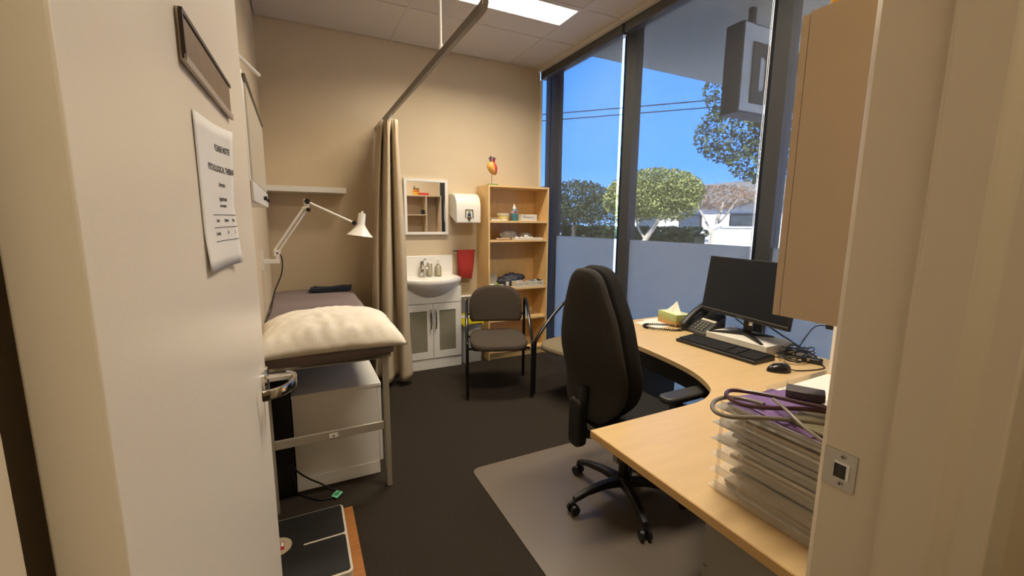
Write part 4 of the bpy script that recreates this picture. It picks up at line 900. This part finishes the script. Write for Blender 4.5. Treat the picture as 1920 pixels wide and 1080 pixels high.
backpad('back_shell', GREYSHELL, [(0, -.022), (.55, -.021), (.88, -.016), (.97, -.008), (1.0, .004), (1.0, .018), (.96, .024), (0, .024)], 1.0, 0, .02)
backpad('back_cushion', OFFBLACK, [(0, .030), (.90, .030), (.975, .040), (1.0, .066), (.99, .092), (.93, .112), (.5, .124), (0, .122)], 1.03, .012, .02)
for s_ in (-1, 1):
    x = .258*s_
    ar = MB().tube(smooth_path([(x*.55, .0, .425), (x*.95, .0, .425), (x+.012*s_, .015, .47), (x+.012*s_, .03, .56), (x+.012*s_, .04, .632)], 5), .019, 10, flat=1.4).build('arm_post', BPLAS, oc, world=False, smooth=True)
    MB().prism(rrect(x-.040+.006*s_, x+.040+.006*s_, -.04, .235, .035), .634, .664).build('arm_pad', BPLAS2, oc, world=False, bevel=.010, seg=3)

# ------------------------------------------------------------------ desk
dk = thing('corner_desk', (1.7, 1.3, 0), 'pale beech corner desk with a curved inner edge under the window', 'desk')
inner = smooth_path([(.847, 1.083, 0), (1.20, 1.084, 0), (1.375, 1.088, 0), (1.478, 1.124, 0), (1.549, 1.180, 0), (1.625, 1.311, 0), (1.668, 1.466, 0), (1.697, 1.68, 0), (1.718, 1.90, 0), (1.775, 2.10, 0), (1.898, 2.235, 0), (2.10, 2.295, 0), (2.43, 2.31, 0)], 6)
poly = [(.847, .335), (2.43, .335)]+[(p.x, p.y) for p in reversed(inner)]
MB().prism(poly, .704, .730).build('desktop', BEECH, dk, bevel=.0015)
rib = MB(); ed = [Vector((.8462, .335, 0))]+[Vector((p.x, p.y, 0)) for p in inner]
MB().box(.8445, .8468, .335, 1.083, .7045, .7285).build('edge_band', BEECHE, dk)
# steel beam recessed under the inner edge
beam = [p+Vector((.05, -.05, 0)) for p in inner if 1.3 < p.x < 2.0 and p.y < 2.15]
bmx = MB(); vs = [(p.x, p.y, zz) for p in beam for zz in (.60, .7035)]
bmx._add(vs, [(2*i, 2*i+2, 2*i+3, 2*i+1) for i in range(len(beam)-1)]).build('steel_beam', pm('beam_dark', '2b2a2b', .5), dk, thick=.02)
MB().box(.875, 1.62, .98, 1.0, .655, .7035).build('front_beam', GREYP, dk)
MB().box(1.92, 2.38, 2.10, 2.125, .02, .7035).box(1.90, 2.40, 2.07, 2.155, 0, .02).build('end_leg', GREYP, dk, bevel=.003)
MB().box(2.36, 2.385, .5, 2.05, .30, .7035).build('modesty_panel', pm('modesty_grey', '55585e', .6), dk)
pdt = thing('drawer_pedestal', (1.09, .5, 0), 'grey drawer pedestal under the near end of the desk', 'drawers')
MB().box(.90, 1.30, .345, .650, .03, .690).build('carcass', GREYL, pdt, bevel=.002)
MB().box(.91, 1.29, .36, .64, 0, .0295).build('plinth', BPLAS2, pdt)
for z0, z1 in ((.04, .20), (.205, .365), (.37, .53), (.535, .685)):
    d = MB().box(.905, 1.295, .6505, .668, z0, z1).build('drawer', GREYL, pdt, bevel=.001); MB().box(1.03, 1.17, .6685, .680, z1-.03, z1-.018).build('handle', ALU, d)

# ------------------------------------------------------------------ things on the desk
ZD = .7302
def RZ(a): return Matrix.Rotation(a, 3, 'Z')
# stack of clear letter trays
ts = thing('letter_trays', (1.07, .53, ZD), 'stack of clear acrylic letter trays full of papers on the near end of the desk', 'letter tray')
tx0, tx1, ty0, ty1 = .940, 1.195, .365, .700
tray0 = None; rod0 = None; NT = 6; DZ = .044
rndp = random.Random(5)
for k in range(NT):
    zb = ZD+.003+k*DZ
    if tray0 is None:
        tm = MB().box(tx0, tx1, ty0, ty1, zb, zb+.0025).box(tx0, tx0+.0025, ty0, ty1-.02, zb+.0025, zb+.020).box(tx1-.0025, tx1, ty0, ty1-.02, zb+.0025, zb+.020).box(tx0+.0025, tx1-.0025, ty0, ty0+.0025, zb+.0025, zb+.020)
        tm.tube([(tx0+.001, ty0, zb+.021), (tx0+.001, ty1-.02, zb+.021)], .0022, 8)
        tray0 = tm.build('tray', ACRY, ts)
    else: clone(tray0, ts, (0, 0, k*DZ))
    for (x, y) in ((tx0+.004, ty1-.025), (tx0+.004, ty1-.085), (tx0+.004, ty0+.06), (tx1-.004, ty1-.025)):
        if k == NT-1: continue
        if rod0 is None: rod0 = MB().box(-.003, .003, -.003, .003, 0, DZ-.003).build('spacer', ACRY, ts, world=False); rod0.location = XF[ts.name].inverted() @ Vector((x, y, zb+.0028)); first = Vector((x, y, zb+.0028))
        else:
            q = rod0.copy(); COL.objects.link(q); q.location = XF[ts.name].inverted() @ Vector((x, y, zb+.0028)); q.parent = ts
PG = [pm('sheets_a', 'cfc8ba', .8), pm('sheets_b', 'b8b4ab', .8), pm('sheets_c', 'c4b7a4', .8), pm('sheets_d', 'a7a49c', .8)]
for k in range(NT):
    zb = ZD+.006+k*DZ; zc = zb
    lay = [(.010, 0), (.007, 1), (.008, 2)] if k < NT-1 else [(.006, 3)]
    for j, (hgt, mi) in enumerate(lay):
        a = rndp.uniform(-.02, .02); dx = rndp.uniform(-.006, .006); dy = rndp.uniform(-.02, .015)
        o = MB().obox((1.0685+dx, .508+dy, zc+hgt/2), (.212, .290, hgt-.0004), RZ(a)).build('paper_stack', PG[(mi+k) % 4])
        tag(o, '%s bundle of papers in the %s letter tray from the desktop' % (('lower', 'middle', 'upper')[j] if len(lay) > 1 else 'single', ('first', 'second', 'third', 'fourth', 'fifth', 'top')[k]), 'paper', group='papers in the letter trays')
        zc += hgt
ZT = ZD+.003+(NT-1)*DZ+.0105     # top of papers in the top tray
def flat(pts, z0, z1): return MB().prism(pts, z0, z1)
tag(flat([(.955, .672), (1.155, .682), (1.150, .400), (.950, .395)], ZT+.0005, ZT+.006).build('purple_folder', PURP, bevel=.001), 'purple card folder on the top letter tray', 'folder')
tag(flat([(.985, .69), (1.185, .655), (1.135, .44), (.95, .47)], ZT+.0065, ZT+.0095).build('purple_folder', pm('lilac_card', '7d5f92', .45), bevel=.001), 'paler purple folder lying askew over the other folder', 'folder')
tag(flat([(.978, .535), (1.065, .555), (1.11, .505), (1.07, .40), (.968, .42)], ZT+.010, ZT+.018).build('spectacle_pouch', pm('olive_pouch', '8a8262', .6), bevel=.003), 'olive grey soft pouch under the stethoscope tubes', 'pouch')
tag(MB().obox((1.16, .60, ZT+.022), (.055, .085, .020), RZ(.5)).build('card_case', pm('dark_taupe_case', '4d453d', .5), bevel=.003), 'dark taupe card case on the folders beside the stethoscope', 'case')
def steth(name, lab, pts, r, m, extra):
    t = thing(name, Vector(pts[0]), lab, 'stethoscope', group='stethoscopes on the letter trays')
    MB().tube(smooth_path(pts, 7), r, 10).build('tubing', m, t, smooth=True)
    for nm, ps, rr, mm in extra: MB().tube(smooth_path(ps, 6), rr, 10).build(nm, mm, t, smooth=True)
Z1 = ZT+.030
steth('stethoscope', 'dark plum stethoscope looped on top of the folders', [(1.09, .455, Z1), (1.07, .50, Z1), (1.028, .540, Z1), (.965, .576, Z1), (.930, .608, Z1), (.928, .640, Z1), (.948, .672, Z1), (.982, .684, Z1), (1.012, .662, Z1), (1.034, .608, Z1+.004), (1.042, .545, Z1+.010), (1.05, .505, Z1+.014), (1.06, .46, Z1+.014)], .0052, pm('plum_tube', '4a2b33', .3),
      [('yoke', [(1.06, .47, Z1+.013), (1.075, .43, Z1+.012), (1.085, .40, Z1+.010)], .010, MATS['plum_tube'])])
Z2 = ZT+.020
steth('stethoscope', 'grey olive stethoscope looped over the edge of the letter trays', [(1.06, .445, Z2), (1.025, .478, Z2), (.985, .516, Z2), (.925, .560, Z2), (.868, .592, Z2), (.853, .621, Z2), (.870, .650, Z2), (.910, .673, Z2), (.954, .674, Z2), (.984, .648, Z2), (.990, .60, Z2+.004)], .0052, pm('olive_tube', '7a7163', .35),
      [('binaural', [(1.023, .599, Z2+.012), (.976, .533, Z2+.014), (.945, .481, Z2+.008), (.925, .427, Z2+.002)], .0038, pm('binaural_grey', '8b8272', .3))])
# wire clip of the top tray
tag(MB().tube(smooth_path([(.925, .60, ZT-.03), (.925, .60, ZT+.012), (.935, .60, ZT+.020), (.95, .60, ZT+.012), (.95, .60, ZT-.0015)], 5), .0016, 8).tube(smooth_path([(.925, .575, ZT-.03), (.925, .575, ZT+.012), (.935, .575, ZT+.020), (.95, .575, ZT+.012), (.95, .575, ZT-.0015)], 5), .0016, 8).build('tray_clip', ACRY, smooth=True), 'clear plastic clip hooked over the side of the top letter tray', 'clip')

# second shallow tray with paper behind the stack
st2 = thing('document_tray', (1.98, .90, ZD), 'clear low tray holding white paper behind the letter trays', 'tray')
MB().box(1.70, 2.15, .78, 1.03, ZD, ZD+.003).build('base', ACRY, st2); MB().box(1.70, 2.15, 1.027, 1.03, ZD+.003, ZD+.03).box(1.70, 1.703, .78, 1.027, ZD+.003, ZD+.03).build('lip', ACRY, st2); MB().box(1.835, 1.845, 1.023, 1.0268, ZD+.003, ZD+.05).build('post', ACRY, st2)
tag(MB().obox((1.92, .90, ZD+.012), (.40, .215, .016), RZ(.03)).build('paper_pile', PAPER), 'white paper pile in the low tray behind the letter trays', 'paper')
tag(MB().tube(smooth_path([(1.90, .87, ZD+.0225), (1.93, .87, ZD+.05), (1.96, .875, ZD+.05), (1.975, .875, ZD+.023)], 5), .002, 8).tube(smooth_path([(1.90, .84, ZD+.0225), (1.93, .84, ZD+.05), (1.96, .845, ZD+.05), (1.975, .845, ZD+.023)], 5), .002, 8).build('lever_arch', STEEL, smooth=True), 'steel wire binder arch standing on the white paper pile', 'binder clip')

# white box under the monitor
tag(MB().obox((2.30, 1.525, ZD+.026), (.245, .375, .051), RZ(.0)).build('paper_ream', pm('ream_white', 'd9d4c8', .6, noise=(8, .06)), bevel=.003), 'white paper ream box raising the monitor', 'box')
mo = thing('monitor', (2.30, 1.55, ZD+.052), 'black flat screen monitor standing on the white box', 'monitor', rz=0)
ZM = ZD+.0522
MB().prism([(2.285, 1.515), (2.335, 1.515), (2.335, 1.585), (2.285, 1.585)], ZM, ZM+.018).build('foot_hub', BPLAS, mo, bevel=.004)
for (ex, ey) in ((2.186, 1.37), (2.186, 1.70), (2.405, 1.44), (2.405, 1.66)):
    c0 = Vector((2.31, 1.55, ZM+.013)); c1 = Vector((ex, ey, ZM+.005)); d = (c1-c0).normalized(); nn = Vector((-d.y, d.x, 0))
    MB()._add([c0+nn*.018+Vector((0, 0, .006)), c0-nn*.018+Vector((0, 0, .006)), c1-nn*.008+Vector((0, 0, .001)), c1+nn*.008+Vector((0, 0, .001)), c0+nn*.018-Vector((0, 0, .012)), c0-nn*.018-Vector((0, 0, .012)), c1-nn*.008-Vector((0, 0, .0048)), c1+nn*.008-Vector((0, 0, .0048))], [(0, 1, 2, 3), (7, 6, 5, 4), (0, 3, 7, 4), (1, 5, 6, 2), (0, 4, 5, 1), (2, 6, 7, 3)]).build('foot', BPLAS, mo)
MB().box(2.318, 2.338, 1.525, 1.575, ZM+.018, 1.03).build('stand_column', BPLAS, mo, bevel=.004)
# panel frame: u along width (towards -Y), v up
pL = Vector((2.305, 1.862, .880)); pR = Vector((2.205, 1.256, .880)); uu = (pR-pL).normalized(); nn = Vector((-uu.y, uu.x, 0)); 
if nn.x > 0: nn = -nn
vv = (Vector((0, 0, 1))-nn*.13).normalized(); nn = uu.cross(vv); 
if nn.x > 0: nn = -nn
WM, HM = (pR-pL).length, .345
def mpt(u, v, d): return pL+uu*u+vv*v+nn*d
def mbox(u0, u1, v0, v1, d0, d1): return MB()._add([mpt(u, v, d) for d in (d0, d1) for u, v in ((u0, v0), (u1, v0), (u1, v1), (u0, v1))], [(3,2,1,0),(4,5,6,7),(0,1,5,4),(1,2,6,5),(2,3,7,6),(3,0,4,7)])
mbox(0, WM, 0, HM, -.022, 0).build('casing', BPLAS, mo, bevel=.002)
mbox(.010, WM-.010, .024, HM-.008, .0002, .0012).build('screen', SCREEN, mo)
mbox(0, WM, .018, .0215, .0003, .002).build('bezel_line', pm('bezel_grey', '6a6a6a', .35), mo)
mbox(WM*.46, WM*.54, .005, .013, .0003, .001).build('badge', pm('badge_grey', '4c4c4e', .4), mo)
mbox(WM*.32, WM*.68, .06, .25, -.05, -.0225).build('rear_housing', BPLAS, mo, bevel=.01)
mbox(WM*.60, WM*.635, -.022, -.002, -.012, -.010).build('hanging_tag', PAPERC, mo)

kb = thing('keyboard', (2.065, 1.515, ZD), 'black full size keyboard on the desk in front of the monitor', 'keyboard')
ka = math.atan2(-(1.962-1.972), -(1.24-1.729))
K = Matrix.Translation((2.065, 1.515, ZD)) @ Matrix.Rotation(-PI/2+.02, 4, 'Z')
def kbox(x0, x1, y0, y1, z0, z1, sl=.06):
    return [K @ Vector((x, y, z+sl*(y+.08))) for z in (z0, z1) for x, y in ((x0, y0), (x1, y0), (x1, y1), (x0, y1))]
BF = [(3,2,1,0),(4,5,6,7),(0,1,5,4),(1,2,6,5),(2,3,7,6),(3,0,4,7)]
base = kbox(-.243, .243, -.085, .085, .0, .018)
for i in range(4): base[i].z = ZD+.0004
MB()._add(base, BF).build('case', BPLAS, kb, bevel=.004)
km = MB()
for r in range(6):
    y = -.066+.0215*r+(.006 if r == 5 else 0); x = -.233
    while x < .228:
        w = .017
        if r == 0 and -.16 < x < -.06: w = .105
        if -.233+.286 < x < -.233+.298 or -.233+.353 < x < -.233+.364: x += .010; continue
        km._add(kbox(x, x+w, y, y+.0175, .0185, .0245), BF); x += w+.0025
o = km.build('keys', pm('key_black', '201f1f', .5), kb); o['kind'] = 'stuff'
def mouse(u, v):
    a = 2*PI*u; f = math.sin(PI/2*min(1, v*1.35)) if v < .74 else 1-((v-.74)/.26)**2*.0
    x = .055*math.cos(a)*math.cos(v*PI/2)**.55; y = .033*math.sin(a)*math.cos(v*PI/2)**.55*(1-.10*math.cos(a)); zz = .038*math.sin(v*PI/2)*(1-.25*math.cos(a)*math.cos(v*PI/2))
    q = RZ(math.radians(150)) @ Vector((x, y, 0)); return (2.008+q.x, 1.165+q.y, ZD+zz)
ms = thing('computer_mouse', (2.008, 1.165, ZD), 'black computer mouse beside the keyboard', 'mouse')
MB().grid(mouse, 30, 14, closed_u=True).build('shell', pm('mouse_black', '151515', .25), ms, smooth=True, ang=180)
wq = RZ(math.radians(150)) @ Vector((.022, 0, 0)); MB().cyl((2.008+wq.x-.003, 1.165+wq.y-.005, ZD+.0335), (2.008+wq.x+.003, 1.165+wq.y+.005, ZD+.0335), .006, n=12).build('scroll_wheel', BPLAS2, ms)

# desk phone
ph = thing('desk_phone', (2.33, 1.86, ZD), 'black desk phone with handset beside the monitor', 'phone')
PM_ = Matrix.Translation((2.225, 1.855, ZD)) @ Matrix.Rotation(-PI/2-.14, 4, 'Z')     # local x to the right of the user, y away
def pbox(x0, x1, y0, y1, d0, d1, nm, m, par, bev=None):
    s = math.tan(math.radians(33))
    vs = [PM_ @ Vector((x, y, .012+y*s+d)) for d in (d0, d1) for x, y in ((x0, y0), (x1, y0), (x1, y1), (x0, y1))]
    return MB()._add(vs, BF).build(nm, m, par, bevel=bev)
vs = [PM_ @ Vector(p) for p in ((-.105, 0, 0), (.105, 0, 0), (.105, .165, 0), (-.105, .165, 0), (-.105, 0, .018), (.105, 0, .018), (.105, .165, .125), (-.105, .165, .125))]
MB()._add(vs, BF).build('body', BPLAS2, ph, bevel=.006)
pbox(-.02, .098, .108, .160, .0085, .0105, 'display', pm('phone_display', '2a2c2b', .2), ph)
pbox(-.02, .098, .088, .100, .0085, .0105, 'label_strip', PAPERC, ph)
kp = None
for r in range(4):
    for c in range(3): pbox(.002+.026*c, .020+.026*c, .012+.017*r, .023+.017*r, .0085, .0135, 'key', pm('phone_key', '5b5850', .5), ph)
for r in range(3): pbox(-.028, -.014, .014+.022*r, .026+.022*r, .0085, .013, 'key', MATS['phone_key'], ph)
s33 = math.tan(math.radians(33))
hp = [PM_ @ Vector((-.072, y, .012+y*s33+d)) for y, d in ((-.012, .030), (.01, .036), (.05, .048), (.10, .052), (.15, .046), (.185, .034), (.20, .024))]
hs_ = MB().tube(smooth_path(hp, 5), [.021+.007*abs(2*i/30-1)**2 for i in range(31)], 14, flat=1.15).build('handset', BPLAS, ph, smooth=True)
for y, d in ((.006, .010), (.165, .016)):
    c0 = PM_ @ Vector((-.072, y, .014+y*s33)); c1 = PM_ @ Vector((-.072, y, .012+y*s33+.036)); MB().cyl(c0, c1, .026, .024, 18).build('handset_cup', BPLAS, hs_, smooth=True)
coil = smooth_path([(2.262, 1.968, ZD+.012), (2.235, 2.02, ZD+.008), (2.20, 2.075, ZD+.008), (2.13, 2.125, ZD+.008), (2.075, 2.120, ZD+.008), (2.045, 2.085, ZD+.008), (2.05, 2.04, ZD+.008), (2.11, 1.97, ZD+.008), (2.165, 1.925, ZD+.008), (2.21, 1.915, ZD+.010)], 26)
hel = []
for i, p in enumerate(coil):
    t = (coil[min(i+1, len(coil)-1)]-coil[max(i-1, 0)]).normalized(); a = t.cross(Vector((0, 0, 1))).normalized(); b = a.cross(t); an = i*1.5
    hel.append(p+a*.0066*math.cos(an)+b*.0066*math.sin(an))
MB().tube(hel, .0030, 6).build('coiled_cord', BPLAS, ph, smooth=True)

tb_ = thing('tissue_box', (2.31, 2.10, ZD), 'green and orange tissue box with a white tissue beside the phone', 'tissue box')
TB = pm('tissue_print', 'a8a95a', .5)
nt2 = TB.node_tree; bs2 = nt2.nodes['Principled BSDF']; tcx = nt2.nodes.new('ShaderNodeTexCoord'); sx = nt2.nodes.new('ShaderNodeSeparateXYZ'); nzx = nt2.nodes.new('ShaderNodeTexNoise'); nzx.inputs['Scale'].default_value = 30
nt2.links.new(tcx.outputs['Object'], sx.inputs[0]); nt2.links.new(tcx.outputs['Object'], nzx.inputs['Vector'])
mth = nt2.nodes.new('ShaderNodeMath'); mth.operation = 'MULTIPLY_ADD'; mth.inputs[1].default_value = 11.0; nt2.links.new(sx.outputs['Z'], mth.inputs[0])
m2 = nt2.nodes.new('ShaderNodeMath'); m2.operation = 'MULTIPLY_ADD'; m2.inputs[1].default_value = .8; m2.inputs[2].default_value = -.35; nt2.links.new(nzx.outputs['Fac'], m2.inputs[0]); nt2.links.new(m2.outputs[0], mth.inputs[2])
rmp = nt2.nodes.new('ShaderNodeValToRGB'); e = rmp.color_ramp.elements; e[0].color = (*lin('c98644'), 1); e[0].position = .12; e[1].color = (*lin('b4bf7e'), 1); e[1].position = .8
e2 = e.new(.45); e2.color = (*lin('a79a55'), 1)
nt2.links.new(mth.outputs[0], rmp.inputs['Fac']); nt2.links.new(rmp.outputs['Color'], bs2.inputs['Base Color'])
TR = Matrix.Translation((2.315, 2.085, ZD)) @ Matrix.Rotation(-.18, 4, 'Z')
def tbx(x0, x1, y0, y1, z0, z1): return MB()._add([TR @ Vector(p) for p in ((x0,y0,z0),(x1,y0,z0),(x1,y1,z0),(x0,y1,z0),(x0,y0,z1),(x1,y0,z1),(x1,y1,z1),(x0,y1,z1))], BF)
tbx(-.06, .06, -.10, .10, .0013, .082).build('carton', TB, tb_)
tbx(-.058, .058, -.098, .098, .0822, .0832).build('top_print', pm('tissue_top', 'd8dcb0', .5), tb_)
def tissue(u, v):
    a = 2*PI*u; r = (.048*(1-v)**1.1+.004)*(1+.28*math.sin(3*a+1)+.14*math.sin(7*a)*(1-v)); p = TR @ Vector((r*math.cos(a)*.55+.006*v, r*math.sin(a)*1.15-.012*v, .0834+.072*v+.006*math.sin(3*a)*v)); return p
MB().grid(tissue, 44, 14, closed_u=True).build('tissue', pm('tissue_white', 'f0eadc', .9), tb_, smooth=True, ang=180)
for k, (cx, cy, a, lab) in enumerate(((2.20, 2.14, .10, 'loose white sheet under the coiled phone cord'), (2.30, 2.17, -.05, 'loose white sheet under the tissue box'))):
    tag(MB().obox((cx, cy, ZD+.0004+.0005*k), (.205, .20, .0004), RZ(a)).build('paper_sheet', PAPER), lab, 'paper')

# cables behind the keyboard
def cable(name, lab, pts, r=.0028, par=None):
    o = MB().tube(smooth_path(pts, 7), r, 7).build(name, BPLAS, par, smooth=True)
    if par is None: tag(o, lab, 'cable')
    return o
ub = thing('cable_hub', (2.29, 1.17, ZD), 'small black cable hub with a pale badge beside the mouse', 'hub')
MB().obox((2.29, 1.17, ZD+.014), (.045, .085, .024), RZ(.3)).build('body', BPLAS, ub, bevel=.006); MB().cyl((2.262, 1.178, ZD+.015), (2.2665, 1.1765, ZD+.015), .009, n=16).build('badge', pm('hub_badge', 'a8875a', .4), ub)
rnd = random.Random(4)
for k in range(3):
    pts = []
    cx, cy = 2.25+.05*k, 1.235+.02*k
    for i in range(16):
        a = i*1.15+k*2; rr = .045+.05*rnd.random(); pts.append((min(cx+rr*1.15*math.cos(a), 2.425), cy+rr*math.sin(a)*.8, ZD+.006+.030*rnd.random()+.004*k))
    cable('coiled_cable', ('tangled black cable nearest the keyboard', 'tangled black cable behind the mouse', 'tangled black cable beside the white upright panel')[k], pts)
cable('mouse_cable', 'thin black cable curving from the mouse to the tangle', [(2.055, 1.135, ZD+.012), (2.09, 1.125, ZD+.004), (2.16, 1.10, ZD+.004), (2.24, 1.09, ZD+.004), (2.275, 1.11, ZD+.004), (2.285, 1.15, ZD+.005)])
cable('keyboard_cable', 'thin black cable leaving the back of the keyboard', [(2.145, 1.34, ZD+.02), (2.18, 1.31, ZD+.008), (2.22, 1.285, ZD+.006), (2.26, 1.27, ZD+.02)])
cable('monitor_cable', 'thick black cable drooping from the monitor to the desk', [(2.33, 1.50, .90), (2.37, 1.46, .85), (2.40, 1.38, .80), (2.41, 1.28, .755), (2.39, 1.20, ZD+.006)], .0042)
cable('monitor_cable', 'black cable looping below the left of the monitor stand', [(2.33, 1.62, .92), (2.36, 1.66, .86), (2.37, 1.62, .83), (2.35, 1.57, .82)], .0035)
cable('hanging_cable', 'thin black cable rising from the tangle to the wall cabinet', [(2.30, 1.262, ZD+.01), (2.30, 1.245, .79), (2.30, 1.225, .835), (2.30, 1.195, .895), (2.30, 1.165, .923), (2.30, 1.125, .930)])
tag(MB().box(2.28, 2.32, 1.052, 1.125, .918, .942).build('plug_adaptor', BPLAS, bevel=.004), 'black plug adaptor on the white upright panel', 'adaptor')
up_ = thing('upright_panel', (2.31, .93, ZD), 'white upright panel standing on the desk under the wall cabinet', 'panel')
MB().box(2.200, 2.235, .80, 1.051, ZD, 1.1945).build('front_post', WHITE, up_, bevel=.002); MB().box(2.2385, 2.42, .80, 1.051, ZD, 1.1945).build('side_board', WHITE, up_, bevel=.002)

# open fronted wall cabinet on the doorway wall
wc = thing('wall_cabinet', (1.74, .49, 1.195), 'pale beige pigeonhole wall cabinet beside the doorway', 'cabinet')
CABM = pm('cabinet_beige', 'cbb699', .45); WX0, WX1, WY, WZ0, WZ1 = 1.068, 2.42, .65, 1.195, 1.896
MB().box(WX0, WX0+.018, YN+.001, WY-.018, WZ0, WZ1).build('side_panel', CABM, wc); MB().box(WX1-.018, WX1, YN+.001, WY, WZ0, WZ1).build('side_panel', CABM, wc)
MB().box(WX0, WX0+.018, WY-.0165, WY, WZ0, WZ1-.004).build('front_stile', CABM, wc)
for nm, a, b in (('top_panel', WZ1-.018, WZ1), ('bottom_panel', WZ0, WZ0+.018)): MB().box(WX0+.0182, WX1-.0182, YN+.001, WY, a, b).build(nm, CABM, wc)
MB().box(WX0+.0182, WX1-.0182, YN+.001, YN+.010, WZ0+.0182, WZ1-.0182).build('back_panel', CABM, wc)
MB().box(1.60, 1.618, YN+.0102, WY, WZ0+.0182, WZ1-.0182).build('divider', CABM, wc); MB().box(2.13, 2.148, YN+.0102, WY, WZ0+.0182, WZ1-.0182).build('divider', CABM, wc)
MB().box(1.6182, 2.1298, YN+.0102, WY, 1.535, 1.553).build('shelf', CABM, wc); MB().box(WX0+.0182, 1.5998, YN+.0102, WY, 1.535, 1.553).build('shelf', CABM, wc)
j = thing('sharps_jar', (1.98, .56, WZ1), 'yellow jar with red band and dark lid on top of the wall cabinet', 'jar')
MB().lathe([(.050, 0), (.052, .005), (.052, .10), (0, .10)], (1.98, .56, WZ1+.0003), 24).build('body', pm('jar_yellow', 'd9a92c', .4), j, smooth=True); MB().lathe([(.0525, .062), (.0525, .082)], (1.98, .56, WZ1+.0003), 24).build('band', pm('jar_red', 'b9352a', .4), j, smooth=True)
MB().lathe([(.054, .1005), (.054, .118), (0, .118)], (1.98, .56, WZ1+.0003), 24).tube([(1.95, .56, WZ1+.118), (1.945, .56, WZ1+.16)], .01, 8).build('lid', BPLAS, j, smooth=True)
tag(MB().box(2.02, 2.19, .57, .64, WZ1+.0003, WZ1+.042).build('red_box', pm('red_card', 'c7392e', .5), bevel=.002), 'flat red box on top of the wall cabinet', 'box')
tag(MB().box(1.155, 1.245, .575, .645, WZ1+.0003, WZ1+.20).build('yellow_container', pm('yellow_plastic', 'e0a826', .4), bevel=.008), 'yellow container on top of the wall cabinet at the doorway end', 'container')
tag(MB().box(2.06, 2.115, .55, .62, 1.5533, 1.64).build('black_pot', BPLAS, bevel=.006), 'black pot on the middle shelf of the wall cabinet', 'pot')
